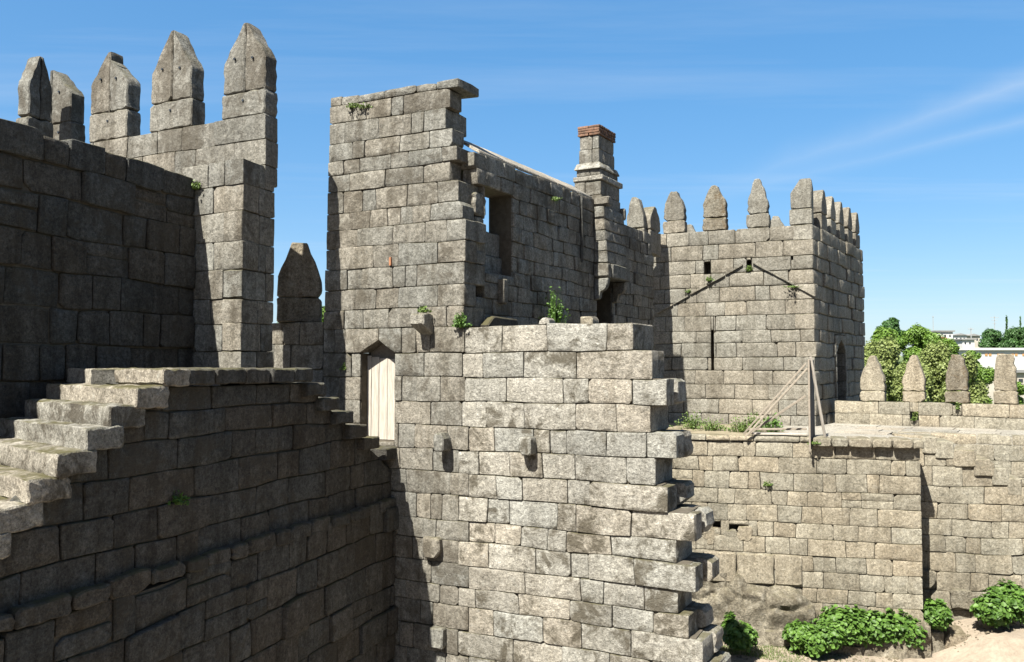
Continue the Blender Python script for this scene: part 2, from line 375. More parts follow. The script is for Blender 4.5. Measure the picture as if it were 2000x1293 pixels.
def lay(face, parent, zs, spans, mat, wr=(0.45, 1.0), D=0.28, gap=0.0075, pr=0.010, wav=0.013, holes=(), core=True, T=0.6, clips=(), seed=1, cut=0.014, topjit=0.0, ch=0.008, core_in=0.05, slope=0.0, wavf=1.1, bigpr=0.0, splitp=0.0):
    """lay courses of stones; spans(k, zmid) -> [(ua, ub, left_end, right_end)], an end is None or (depth direction, depth)"""
    boxes = []; prev = []
    nz = len(zs) - 1
    def zb(k, u):
        w = wav * (0 if topjit == 0 and k == nz else 1) * 2 * noise.noise(Vector((u * wavf, k * 7.7, seed * 3.1)))
        w += wav * 0.7 * noise.noise(Vector((u * 4.3, k * 3.3, seed * 5.7)))
        return zs[k] + w + slope * u
    for k in range(nz):
        h = zs[k + 1] - zs[k]; joints = []
        for sp in spans(k, (zs[k] + zs[k + 1]) / 2):
            a, b, el, er = sp
            us = [a]
            while True:
                w = None
                for _ in range(6):
                    w = rr(*wr) if rng.random() < 0.75 else rr(wr[0] * 0.6, wr[0])
                    if all(abs(us[-1] + w - q) > 0.10 for q in prev): break
                if us[-1] + w > b - wr[0] * 0.6: break
                us.append(us[-1] + w)
            if b - us[-1] > wr[1] * 1.25: us.append((us[-1] + b) / 2)
            us.append(b); joints += us
            tl = [0] + [rr(-0.012, 0.012) for _ in us[1:-1]] + [0]
            for i in range(len(us) - 1):
                ends = {}
                if i == 0 and el: ends = dict(dd=el[0], D=el[1], rough_end=True)
                if i == len(us) - 2 and er: ends = dict(dd=er[0], D=er[1], rough_end=True)
                pieces = rect_minus((us[i], us[i + 1], zs[k], zs[k + 1]), holes)
                cutup = len(pieces) != 1 or pieces[0] != (us[i], us[i + 1], zs[k], zs[k + 1])
                p0 = rr(-pr, pr) + (bigpr if rng.random() < 0.08 else 0)
                for (ra, rb, r0, r1) in pieces:
                    g = gap / 2 * rr(0.35, 1.9); full = not cutup
                    tj = rr(-topjit, topjit * 0.4) if k == nz - 1 else 0
                    bot = [(ra + g, (zb(k, ra) if full or r0 == zs[k] else r0 + slope * ra) + g), ((ra + rb) / 2, (zb(k, (ra + rb) / 2) if full or r0 == zs[k] else r0 + slope * (ra + rb) / 2) + g), (rb - g, (zb(k, rb) if full or r0 == zs[k] else r0 + slope * rb) + g)]
                    top = [(rb - g, (zb(k + 1, rb) if full or r1 == zs[k + 1] else r1 + slope * rb) - g + tj), ((ra + rb) / 2, (zb(k + 1, (ra + rb) / 2) if full or r1 == zs[k + 1] else r1 + slope * (ra + rb) / 2) - g + tj * rr(0.6, 1.2)), (ra + g, (zb(k + 1, ra) if full or r1 == zs[k + 1] else r1 + slope * ra) - g + tj)]
                    if full:
                        bot[0] = (bot[0][0] + tl[i], bot[0][1]); top[2] = (top[2][0] - tl[i], top[2][1])
                        bot[2] = (bot[2][0] + tl[i + 1], bot[2][1]); top[0] = (top[0][0] - tl[i + 1], top[0][1])
                    poly = bot + top
                    for c in clips: poly = clip(poly, *c)
                    if len(poly) < 3: continue
                    e = dict(D=D); e.update(ends)
                    if full and splitp and not clips and not ends and rng.random() < splitp and (rb - ra) > 0.3:
                        zm = (r0 + r1) / 2 + rr(-0.04, 0.04) + slope * (ra + rb) / 2
                        stone(face, [bot[0], bot[2], (rb - g, zm - g), (ra + g, zm - g)], mat, parent, pr=p0, cut=cut, ch=ch, **e)
                        stone(face, [(ra + g, zm + g), (rb - g, zm + g), top[0], top[2]], mat, parent, pr=p0 + rr(-.01, .01), cut=cut, ch=ch, **e)
                    else: stone(face, poly, mat, parent, pr=p0, cut=cut, ch=ch, **e)
            if core:
                ca = a + (core_in if not el else 0.10); cb = b - (core_in if not er else 0.10)
                if cb > ca:
                    for (ra, rb, r0, r1) in rect_minus((ca, cb, zs[k], zs[k + 1] - (0.05 if k == nz - 1 else 0)), holes):
                        poly = [(ra, r0 + slope * ra), (rb, r0 + slope * rb), (rb, r1 + slope * rb), (ra, r1 + slope * ra)]
                        for c in clips: poly = clip(poly, c[0], c[1], c[2] - 0.05)
                        if len(poly) >= 3: boxes.append(poly)
        prev = joints
    if core and boxes:
        v, f = [], []
        for poly in boxes:
            k = len(v); n = len(poly)
            v += [face.P(p[0], p[1], -0.045) for p in poly] + [face.P(p[0], p[1], -T) for p in poly]
            f.append(tuple(range(k, k + n))); f.append(tuple(range(k + 2 * n - 1, k + n - 1, -1)))
            for i in range(n):
                j = (i + 1) % n; f.append((k + j, k + i, k + n + i, k + n + j))
        mk('wall_core', v, f, MORTAR, parent, smooth=False)
def merlon(face, parent, mat, ua, ub, z0, zbase, zsh, ztop, thick, apex=None, flat=0.08, split=False, broken=0.0, w1=0.0, jit=0.018):
    """pointed battlement: base block and a pointed cap, one or two halves"""
    fn = face.P; um = (ua + ub) / 2 if apex is None else apex
    b = prism('merlon', parent, mat, fn, [(ua, z0), (ub, z0), (ub, zbase - 0.006), (ua, zbase - 0.006)], w1 - thick, w1, jit=jit, sub=0.13, slices=3, jw=0.007)
    i = rr(0.0, 0.025)
    if split:
        prism('merlon_cap', b, mat, fn, [(ua + i, zbase + .006), (um - .006, zbase + .006), (um - .006, ztop), (um - flat * .6, ztop - 0.01), (ua + i, zsh)], w1 - thick + .01, w1 - rr(0, .02), jit=jit, sub=0.13, slices=3, jw=0.007)
        prism('merlon_cap', b, mat, fn, [(um + .006, zbase + .006), (ub - i, zbase + .006), (ub - i, zsh + rr(-.03, .03)), (um + flat * .6, ztop - 0.02 - broken), (um + .006, ztop - broken)], w1 - thick + .01, w1 - rr(0, .02), jit=jit, sub=0.13, slices=3, jw=0.007)
    else:
        prism('merlon_cap', b, mat, fn, [(ua + i, zbase + .006), (ub - i, zbase + .006), (ub - i, zsh), (um + flat, ztop - rr(0, .02)), (um - flat, ztop), (ua + i, zsh + rr(-.03, .03))], w1 - thick + .01, w1 - rr(0, .02), jit=jit, sub=0.13, slices=3, jw=0.007)
    return b
def zlist(face, px, ys): return [face.z(px, y) for y in ys]

# ------------------------------------------------------------------ plan of the place (metres, eye at the origin)
PD = Vector((0.8996, -0.4366))                      # direction of the sunny walls
PF = Face((-2.206, 14.0), PD)                       # gable wall and ruined wall
CORN = PF.u(905, 640)
WD = Vector((0.499, 0.867)); WF = Face(PF.P(CORN, 0)[:2], WD)          # shaded hall wall running back
SDIR = Vector((0.362, 0.932)); SF = Face(PF.P(PF.u(775, 890), 0)[:2], SDIR)   # line of the stair's slab ends
TF = Face((7.17, 20.0), (0.909, -0.417)); TRF = Face((7.17, 20.0), (0.563, 0.826))   # square tower, two faces
BF = Face((-4.02, 12.52), PD); BSF = Face((-4.02, 12.52), SDIR)       # buttress of the near tower
UF = Face((-3.834, 13.0), PD)                       # its set-back parapet
CF = Face((-4.86, 12.93), SDIR)                     # curtain wall behind the stair
LF = Face((7.84, 16.3), (0.967, -0.253))            # terrace wall of the courtyard, u = 0 at its right corner
WALK = -1.41
GZ = -5.5

def pv(v2): return Vector((v2[0], v2[1], 0))

# ------------------------------------------------------------------ ground
def ground_z(x, y):
    z = GZ + 0.05 * noise.noise(Vector((x * 0.35, y * 0.35, 3)))
    # the ground climbs a little towards the foot of the stair on the right
    t = max(0, min(1, (x - 7.9) / 1.2)) * max(0, min(1, (y - 14.9) / 0.7)); z += 0.55 * t * t * (3 - 2 * t)
    t = max(0, min(1, (y - 24) / 22)); t = max(t, max(0, min(1, (-x - 13) / 18)), max(0, min(1, (x - 22) / 20)), max(0, min(1, (-y - 20) / 20)))
    z += -9.5 * t * t * (3 - 2 * t)
    d = math.hypot(x, y); t = max(0, min(1, (d - 75) / 330)); z += (15.5 + 9 * noise.noise(Vector((x / 260, y / 260, 0)))) * t * t * (3 - 2 * t)
    t = max(0, min(1, (d - 600) / 2500)); z -= 25 * t
    return z
def axis(a, b, step, far):
    v = [a + i * step for i in range(int((b - a) / step) + 1)]
    s, p = step, v[-1]
    while p < far: s *= 1.25; p += s; v.append(p)
    s, p = step, v[0]
    while p > -far: s *= 1.25; p -= s; v.insert(0, p)
    return v
gx, gy = axis(-8, 15, 0.4, 3500), axis(6, 26, 0.4, 3500)
gv = [(x, y, ground_z(x, y) + EZ) for y in gy for x in gx]
gf = [(j * len(gx) + i, j * len(gx) + i + 1, (j + 1) * len(gx) + i + 1, (j + 1) * len(gx) + i) for j in range(len(gy) - 1) for i in range(len(gx) - 1)]
def ground_material():
    m, N, L, B = nodes_of('ground_sand_and_grass')
    geo = N.new('ShaderNodeNewGeometry'); V = geo.outputs['Position']
    n1 = tex(N, L, V, 1.3, 7, 0.65); n2 = tex(N, L, V, 14, 5, 0.7); n3 = tex(N, L, V, 0.35, 5, 0.6)
    sand = mixc(N, L, 'MIX', ramp(N, L, n1, [(0.35, 0), (0.65, 1)]), (0.17, 0.139, 0.105), (0.235, 0.195, 0.15))
    sand = mixc(N, L, 'MULTIPLY', 0.6, sand, ramp(N, L, n2, [(0.3, 0.6), (0.6, 1.1)]))
    far = mixc(N, L, 'MIX', n3, (0.04, 0.07, 0.014), (0.09, 0.11, 0.035))
    sx = N.new('ShaderNodeSeparateXYZ'); L.new(V, sx.inputs[0])
    f = ramp(N, L, mth(N, L, 'DIVIDE', sx.outputs[1], 60.0), [(0.40, 0), (0.46, 1)])
    L.new(mixc(N, L, 'MIX', f, sand, far), B.inputs['Base Color']); B.inputs['Roughness'].default_value = 0.95
    bp = N.new('ShaderNodeBump'); bp.inputs['Strength'].default_value = 0.6; bp.inputs['Distance'].default_value = 0.03; L.new(n2, bp.inputs['Height']); L.new(bp.outputs[0], B.inputs['Normal'])
    return m
mk('ground', gv, gf, ground_material(), kind='structure')

# ------------------------------------------------------------------ gable wall with the little door
gable = thing('gable_wall', PF.P(0, GZ), 'tall sunlit granite gable wall with ragged right edge and pale plank door', 'wall')
ys_up = [638, 599, 557, 515, 471, 432, 397, 353, 318, 288, 253, 211, 174]
zs_up = zlist(PF, 860, ys_up) + [4.64]
ends_up = [905, 906, 907, 910, 910, 904, 895, 878, 893, 884, 871, 878, 895]
ZT = zs_up[0]
def sp_up(k, zm):
    y = 715 - zm * 118
    e = PF.u(ends_up[k], y); D = (0.62, 0.34)[k % 2]
    return [(-1.15 + 0.10 * (zm - 0.6) / 4.0, e, (pv(-PF.n), 0.5), (WD, D))]
lay(PF, gable, zs_up, sp_up, G_WALL, wr=(0.36, 0.78), T=0.5, seed=2, topjit=0.05, pr=0.012, core_in=0.3, slope=0.0)
ys_lo = [643, 688, 737, 785, 833, 879, 924, 970, 1018, 1058, 1104, 1147, 1184, 1232, 1281, 1330, 1378, 1425]
zs_lo = zlist(PF, 905, ys_lo)[::-1]; zs_lo[-1] = ZT
zs_lo = [zs_lo[0] - 0.4] + zs_lo
d_a, d_b = PF.u(703, 780), PF.u(770, 780); d_z0, d_z1 = -1.24, zs_lo[-2]
lt_a, lt_b = PF.u(674, 665), PF.u(784, 665)
SEAM = CORN
def sp_gl(k, zm): return [(-1.15, SEAM + (0.10 if k % 2 else -0.08) * (1 if zm < -1.0 else 0.25), None, None)]
lay(PF, gable, zs_lo, sp_gl, G_WALL, wr=(0.36, 0.85), T=0.5, seed=3, holes=[(d_a, d_b, d_z0, d_z1), (lt_a, lt_b, d_z1, ZT)], pr=0.012, slope=0.0)
um = PF.u(740, 664); za = PF.z(740, 664)
stone(PF, [(lt_a + .006, d_z1 + .006), (d_a, d_z1 + .006), (um - .003, za), (um - .003, ZT - .006), (lt_a + .006, ZT - .006)], G_WALL, gable, D=0.3, pr=0.012, name='lintel', cut=0.008)
stone(PF, [(um + .003, za), (d_b, d_z1 + .006), (lt_b - .006, d_z1 + .006), (lt_b - .006, ZT - .006), (um + .003, ZT - .006)], G_WALL, gable, D=0.3, pr=0.010, name='lintel', cut=0.008)
# door: pale planks set back in the opening
door = block('door', gable, M_WOOD, PF.P(d_a - 0.05, d_z0 - 0.02, -0.34), pv(PF.d) * (d_b - d_a + 0.1), pv(PF.n) * 0.03, (0, 0, za - d_z0 + 0.02), ch=0.003, cut=0.003, jit=0, jw=0)
pw = [0.09, 0.15, 0.16, 0.15, 0.12]; pu = d_b - sum(pw) - 0.008 * len(pw) + 0.01
for i, w in enumerate(pw):
    block('plank', door, M_PLANK, PF.P(pu, d_z0 + 0.01, -0.235 + rr(-.006, .006)), pv(PF.d) * w, pv(PF.n) * 0.025, (0, 0, 1.40 - 0.02 * i + rr(-.015, .015)), ch=0.003, cut=0.004, jit=0.002, jw=0.001, sub=0.5)
    pu += w + 0.008
# low wall left of the gable with one merlon
zs_lw = zlist(PF, 600, [629, 673, 721, 768, 812, 858])[::-1]; zs_lw = [zs_lw[0] - 0.45] + zs_lw
LW0 = PF.u(505, 700)
lay(PF, gable, zs_lw, lambda k, zm: [(LW0, -1.16, None, None)], G_WALL, wr=(0.3, 0.6), T=0.5, seed=4, core_in=0.0)
mu0, mu1 = PF.u(541, 580), PF.u(627, 580)
MR = Face(PF.P((mu0 + mu1) / 2 - 0.17, 0, -0.22)[:2], (0.985, 0.17))
mz = [zs_lw[-1] + 0.004, PF.z(585, 580), PF.z(585, 548), PF.z(585, 472)]
mb = prism('merlon', gable, G_LICHEN, MR.P, [(-0.37, mz[0]), (0.38, mz[0]), (0.38, mz[1] - .006), (-0.37, mz[1] - .006)], -0.26, 0.2, sub=0.2)
def mcap(u, z, w):
    t = max(0, (z - mz[1]) / (mz[3] - mz[1])); return MR.P(u, z, w * (1 - 0.35 * t))
prism('merlon_cap', mb, G_LICHEN, mcap, [(-0.37, mz[1] + .006), (0.38, mz[1] + .006), (0.38, mz[1] + 0.32), (0.14, mz[3]), (-0.13, mz[3] + .01), (-0.36, mz[1] + 0.36)], -0.24, 0.2, sub=0.2, jit=0.015)
# corbels standing out of the masonry
def corbel(px, py, wpx, hpx, out, mat=G_WALL, par=None, rnd=False):
    F = PF; u0, z1 = F.at(px - wpx / 2, py - hpx / 2); u1, z0 = F.at(px + wpx / 2, py + hpx / 2)
    prism('corbel', par, mat, lambda u, z, w: F.P(u, z + (0.5 * w if rnd and z < (z0 + z1) / 2 else 0), w), [(u0, z0), (u1, z0), (u1, z1), (u0, z1)], -0.1, out, cut=0.03, jit=0.012, slices=3)
corbel(833, 634, 26, 38, 0.30, G_RUIN, gable, True)
corbel(872, 862, 20, 36, 0.26, G_WALL, gable)
corbel(848, 1068, 32, 44, 0.12, G_WALL, gable)
corbel(858, 1243, 28, 44, 0.13, G_WALL, gable)
block('tile_wedge', gable, M_RED, PF.P(PF.u(762, 512), PF.z(762, 519), 0.0), pv(PF.d) * 0.035, pv(PF.n) * 0.035, (0, 0, 0.14), ch=0.004, cut=0.004, jit=0.002)

# ------------------------------------------------------------------ ruined wall in front
ruin = thing('ruined_wall', PF.P(CORN + 1.5, GZ), 'pale lichen-spotted granite wall broken off in toothed steps at its right end', 'wall')
r_end = [(1236, 665), (1273, 715), (1303, 765), (1270, 812), (1321, 860), (1281, 910), (1305, 955), (1356, 1005), (1321, 1045), (1359, 1090), (1324, 1130), (1345, 1170), (1372, 1215), (1392, 1262), (1400, 1310), (1405, 1350), (1410, 1395)]
r_dep = [0.82, 0.5, 0.32, 0.75, 0.36, 0.72, 0.4, 0.34, 0.7, 0.34, 0.62, 0.42, 0.5, 0.62, 0.6, 0.6, 0.6]
nlo = len(zs_lo) - 1
def sp_ruin(k, zm):
    i = min(nlo - 1 - k, len(r_end) - 1)
    return [(SEAM + (0.10 if k % 2 else -0.08) * (1 if zm < -1.0 else 0.25), PF.u(*r_end[i]), None, (WD, r_dep[i]))]
lay(PF, ruin, zs_lo, sp_ruin, G_RUIN, wr=(0.42, 1.0), T=0.8, seed=5, pr=0.014, gap=0.008, ch=0.009, core_in=0.05, wav=0.016, bigpr=0.02, topjit=0.03)
corbel(1036, 870, 24, 36, 0.22, G_RUIN, ruin)
b_end = {2: (1325, 770), 4: (1338, 870), 6: (1342, 965), 7: (1381, 1005), 9: (1391, 1090), 11: (1380, 1170), 12: (1398, 1215), 13: (1415, 1262)}
BKF = PF.off(-0.46)
for i, q in b_end.items():
    k = nlo - 1 - i; ue = BKF.u(*q)
    stone(BKF, [(ue - rr(.5, .7), zs_lo[k] + .01), (ue, zs_lo[k] + .01 + rr(-.02, .05)), (ue - rr(0, .03), zs_lo[k + 1] - .01), (ue - 0.6, zs_lo[k + 1] - .01)], G_RUIN, ruin, D=0.36, dd=WD, pr=0, cut=0.05, jit=0.02, sub=0.15, rough_end=True)
for i in range(1, nlo - 1):
    if i in b_end or i >= len(r_end): continue
    k = nlo - 1 - i; ue = PF.u(*r_end[i])
    for q in range(3):
        a = ue - rr(0.05, 0.32); w = rr(.14, .24); z0 = zs_lo[k] + rr(0, .16); d = -rr(0.36, 0.72)
        prism('rubble_stone', ruin, G_RUIN, PF.P, [(a - w / 2, z0), (a + w / 2, z0 + rr(-.02, .02)), (a + w / 2, z0 + rr(.12, .2)), (a - w / 2, z0 + rr(.12, .2))], d - 0.1, d + 0.12, cut=0.05, jit=0.02, sub=0.1)
for (px, s) in ((1060, 0.10), ):
    u = PF.u(px, 640); prism('stone', ruin, G_RUIN, PF.P, [(u - .09, ZT - .02), (u + .09, ZT - .02), (u + .08, ZT + s), (u - .06, ZT + s)], -0.3, -0.02, cut=0.04, jit=0.015)
u = PF.u(1122, 635); block('stone', ruin, G_COURT, PF.P(u - .03, ZT - .02, -0.6), pv(PF.d) * 0.2, pv(PF.n) * 0.3, (0, 0, 0.14), cut=0.02)

# ------------------------------------------------------------------ hall wall in shade, window and chimney
hall = thing('hall_wall', WF.P(4, GZ), 'long shaded granite hall wall running back from the gable, with window opening', 'wall')
zs_w = [-1.51 + 0.2631 * i for i in range(20)]; zs_w[-1] = 3.49
w_a, w_b, w_z0, w_z1 = 0.64, 1.58, 1.55, zs_w[17] + 0.02
n_a, n_b, n_z1 = 5.12, 5.95, 1.86
W2 = 6.06
def sp_w(k, zm):
    s = 0.36 if zm < 0.6 else ((0.64 if k % 2 else 0.38))
    if zm > 0.6:
        kk = max(0, min(len(ends_up) - 1, int((zm - 0.6) / 0.32))); s = (0.62, 0.36)[kk % 2] + 0.012
    return [(min(s, 0.62), 8.5, None, None)]
lay(WF, hall, zs_w[:-1], sp_w, G_WALL, wr=(0.28, 0.62), T=0.5, seed=6, holes=[(w_a, w_b, w_z0, w_z1), (n_a, n_b, -1.6, n_z1)], wav=0.018, pr=0.02, bigpr=0.02)
lay(WF, hall, zs_w[-2:], lambda k, zm: [(0.3, 5.0, None, None)], G_WALL, wr=(0.5, 0.9), T=0.5, seed=7, topjit=0.02)
block('stone', hall, G_WALL, WF.P(w_a - 0.02, w_z0, -0.48), pv(WD) * (w_b - w_a + 0.04), pv(WF.n) * 0.25, (0, 0, 0.34), jit=0.01)
block('stone', hall, G_WALL, WF.P(w_a - 0.02, w_z0 + 0.345, -0.48), pv(WD) * (w_b - w_a + 0.04), pv(WF.n) * 0.2, (0, 0, 0.42), jit=0.01)
for i, (dz, du) in enumerate(((0, 0.02), (0.4, -0.03), (0.8, 0.03))):   # broken near jamb of the window
    block('stone', hall, G_WALL, WF.P(w_a - 0.30 + du, w_z0 + 0.12 + dz, -0.34), pv(WD) * 0.34, pv(WF.n) * 0.32, (0, 0, 0.37), cut=0.05, jit=0.02, sub=0.12)
for (a, b) in ((n_a - .03, n_b + .03),):
    block('niche_back', hall, G_OLD_SHADE, WF.P(a, -1.6, -0.52), pv(WD) * (b - a), pv(WF.n) * 0.06, (0, 0, 3.45), jit=0.006)
# coping slabs, pale, sloping
u = 0.5
while u < 4.95:
    w = min(rr(0.55, 0.95), 4.98 - u)
    prism('coping_slab', hall, M_PAVE, lambda a, z, ww: WF.P(a, z - 0.62 * (ww + 0.03), ww), [(u + .004, 3.485), (u + w - .004, 3.485), (u + w - .004, 3.55), (u + .004, 3.55)], -0.52, -0.03, ch=0.01, cut=0.01, jit=0.005)
    u += w
block('stone', hall, G_OLD_SHADE, WF.P(4.30, 2.1, 0.0), pv(WD) * 0.05, pv(WF.n) * 0.05, (0, 0, 1.38), cut=0.015, jit=0.008)
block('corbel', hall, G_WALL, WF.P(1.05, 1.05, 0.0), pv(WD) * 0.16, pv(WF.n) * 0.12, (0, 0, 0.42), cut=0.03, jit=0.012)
block('stone', hall, G_OLD_SHADE, WF.P(0.45, 0.28, 0.02), pv(WD) * 1.0, pv(WF.n) * 0.16, (0, 0, 0.52), cut=0.05, jit=0.02)
# chimney: hood on brackets, stack, cornices, brick crown
chim = block('chimney', hall, G_OLD_SHADE, WF.P(5.0, 2.14, 0.0), pv(WD) * 1.04, pv(WF.n) * 0.20, (0, 0, 1.2), jit=0.0)
def hood(a, b, z0, z1, w, nm='stone', mat=G_WALL, back=0.0):
    def fn(u, z, ww):
        t = (z - 2.14) / 1.25; return WF.P(u, z, back + (ww - back) * (1 - 0.28 * max(0, t)))
    prism(nm, chim, mat, fn, [(a, z0 + .004), (b, z0 + .004), (b, z1 - .004), (a, z1 - .004)], back, w, cut=0.014, jit=0.007, sub=0.25)
for k, (z0, z1) in enumerate(((2.14, 2.40), (2.40, 2.62), (2.62, 2.84), (2.84, 3.08), (3.08, 3.34))):
    s = (5.42, 5.6, 5.36, 5.66, 5.5)[k]
    hood(4.97, s - .004, z0, z1, 0.31); hood(s + .004, 6.07, z0, z1, 0.31)
hood(4.95, 5.14, 1.84, 2.14, 0.33, 'mantel_beam'); hood(5.148, 6.10, 1.84, 2.14, 0.36, 'mantel_beam')
for a in (4.97, 5.93):
    pts = [(0.0, 1.38), (0.10, 1.40), (0.13, 1.55), (0.22, 1.58), (0.29, 1.66), (0.32, 1.83), (0.0, 1.83)]
    prism('bracket', chim, G_WALL, lambda w, z, u, a=a: WF.P(a + u, z, w), pts, 0.0, 0.14, cut=0.008, jit=0.004)
block('stone', chim, G_WALL, WF.P(4.96, 3.345, 0.0), pv(WD) * 0.22, pv(WF.n) * 0.34, (0, 0, 0.2), cut=0.05)
block('stone', chim, G_WALL, WF.P(6.02, 3.2, 0.0), pv(WD) * 0.12, pv(WF.n) * 0.26, (0, 0, 0.26), cut=0.05)
def stack(a, b, w0, w1, z0, z1, nsp, mat, nm='stone'):
    cuts = [a] + sorted(a + (b - a) * ((i + rr(.3, .7)) / nsp) for i in range(nsp - 1)) + [b]
    wm = (w0 + w1) / 2 + rr(-.08, .08)
    for i in range(len(cuts) - 1):
        for (p, q) in (((w0, wm - .004), (wm + .004, w1)) if i == 0 and nm == 'stone' else ((w0, w1),)):
            prism(nm, chim, mat, WF.P, [(cuts[i] + .004, z0 + .004), (cuts[i + 1] - .004, z0 + .004), (cuts[i + 1] - .004, z1 - .004), (cuts[i] + .004, z1 - .004)], p, q, cut=0.012, jit=0.006, ch=0.012)
stack(5.00, 6.04, -0.46, 0.16, 3.34, 3.60, 2, G_WALL); stack(5.0, 6.02, -0.46, 0.15, 3.60, 3.90, 2, G_WALL)
stack(4.97, 6.10, -0.48, 0.20, 3.90, 4.02, 2, G_RUIN, 'cornice'); stack(5.02, 5.98, -0.42, 0.13, 4.02, 4.16, 2, G_WALL)
def skirt(u, z, w):
    t = max(0, (4.30 - z) / 0.14); return WF.P(5.5 + (u - 5.5) * (1 + 0.12 * t), z, -0.15 + (w + 0.15) * (1 + 0.2 * t))
prism('cornice', chim, G_RUIN, skirt, [(5.02, 4.16), (5.96, 4.16), (5.96, 4.30), (5.02, 4.30)], -0.42, 0.12, cut=0.01, jit=0.008)
stack(5.06, 5.92, -0.38, 0.08, 4.30, 4.60, 2, G_WALL); stack(5.08, 5.90, -0.37, 0.07, 4.60, 4.90, 2, G_WALL)
for r in range(4):
    z0 = 4.90 + 0.052 * r; u = 5.05 - 0.006 * r
    while u < 5.90:
        w = 0.11 if r % 2 else 0.22
        if u + w > 5.95: w = 5.95 - u
        if w > 0.03:
            for (p, q) in ((-0.40, -0.155), (-0.145, 0.10 + .004 * r)): block('brick', chim, M_BRICK, WF.P(u + rr(0, .006), z0, p + rr(-.008, .008)), pv(WD) * (w - .012), pv(WF.n) * (q - p), (0, 0, 0.046), ch=0.005, cut=0.005, jit=0.003, jw=0.004)
        u += w

# ------------------------------------------------------------------ square tower
tower = thing('square_tower', TF.P(-2, WALK), 'square granite tower with pointed merlons and an arrow slit, behind the ruined wall', 'tower')
zs_t = zlist(TF, 1592, [437, 466, 497, 525, 554, 584, 612, 643, 668, 697, 724, 752, 782, 812, 842])[::-1]; zs_t = [zs_t[0] - 0.3] + zs_t
TL = -4.35; TRR = 5.45
def hole(F, x0, x1, y0, y1):
    a, z1 = F.at(x0, y0); b, z0 = F.at(x1, y1); return (a, b, z0, z1)
holes_t = [hole(TF, 1388.5, 1394.5, 645, 722), hole(TF, 1375, 1388, 512, 535), hole(TF, 1458, 1468, 508, 531), hole(TF, 1545, 1556, 500, 507)]
def sp_t(k, zm): return [(TL, 0.0 if k % 2 else -0.42 - .012, None, (TRF.d, 0.44) if k % 2 else None)]
def sp_tr(k, zm): return [(0.0 if k % 2 == 0 else 0.42 + .012, TRR, (-TF.d, 0.445) if k % 2 == 0 else None, None)]
lay(TF, tower, zs_t, sp_t, G_TOWER, wr=(0.45, 1.0), T=0.35, seed=8, holes=holes_t, pr=0.008, gap=0.011, ch=0.011, cut=0.014, wav=0.007, core_in=0.02)
td_a, td_b = TRF.u(1634, 760), TRF.u(1651, 760); td_z0, td_z1 = TRF.z(1641, 806), TRF.z(1641, 690)
dm = (td_a + td_b) / 2; dap = TRF.z(1641, 664)
lay(TRF, tower, zs_t, sp_tr, G_TOWER, wr=(0.4, 0.85), T=0.35, seed=9, holes=[(td_a - .1, td_b + .1, td_z0, dap + .12)], pr=0.03, gap=0.014, ch=0.02, cut=0.02, wav=0.02, core_in=0.02, bigpr=0.02)
zz = td_z0
while zz < td_z1 - .05:
    h = min(0.4, td_z1 - zz)
    for (a, b) in ((td_a - .1, td_a), (td_b, td_b + .1)): stone(TRF, [(a + .003, zz + .004), (b - .003, zz + .004), (b - .003, zz + h - .004), (a + .003, zz + h - .004)], G_TOWER, tower, D=0.34, pr=0.03, name='jamb_stone')
    zz += h
for s in (-1, 1):
    hw = (td_b - td_a) / 2
    poly = [(dm + s * (hw + .1), td_z1 + .004), (dm + s * hw, td_z1 + .004), (dm + s * hw * .62, td_z1 + (dap - td_z1) * .6), (dm + s * .004, dap), (dm + s * .004, dap + .12), (dm + s * (hw + .1), dap + .02)]
    stone(TRF, [poly[0], poly[1], poly[2], (dm + s * (hw + .1), td_z1 + (dap - td_z1) * .6)], G_TOWER, tower, D=0.34, pr=0.03, name='arch_stone', cut=.006)
    stone(TRF, [(dm + s * (hw + .1), td_z1 + (dap - td_z1) * .6 + .004), (dm + s * hw * .62, td_z1 + (dap - td_z1) * .6 + .004), (dm + s * .004, dap), (dm + s * .004, dap + .12), (dm + s * (hw + .1), dap + .1)], G_TOWER, tower, D=0.34, pr=0.03, name='arch_stone', cut=.006)
def body(name, parent, pts, z0, z1, mat=MORTAR):
    n = len(pts); v = [Vector((p[0], p[1], z0 + EZ)) for p in pts] + [Vector((p[0], p[1], z1 + EZ)) for p in pts]
    f = [tuple(range(n - 1, -1, -1)), tuple(range(n, 2 * n))] + [(i, (i + 1) % n, n + (i + 1) % n, n + i) for i in range(n)]
    return mk(name, v, f, mat, parent, smooth=False)
c0 = TF.P(-0.5, 0, -0.5); body('tower_core', tower, [TF.P(TL, 0, -0.45)[:2], TF.P(-0.62, 0, -0.45)[:2], TRF.P(TRR, 0, -0.5)[:2], (TF.P(TL, 0, -0.5) + pv(TRF.d) * TRR)[:2]], -2.0, 2.9)
body('tower_core', tower, [TRF.P(2.9, 0, -0.1)[:2], TRF.P(TRR, 0, -0.1)[:2], TRF.P(TRR, 0, -0.48)[:2], TRF.P(2.9, 0, -0.48)[:2]], -6.0, -1.6)
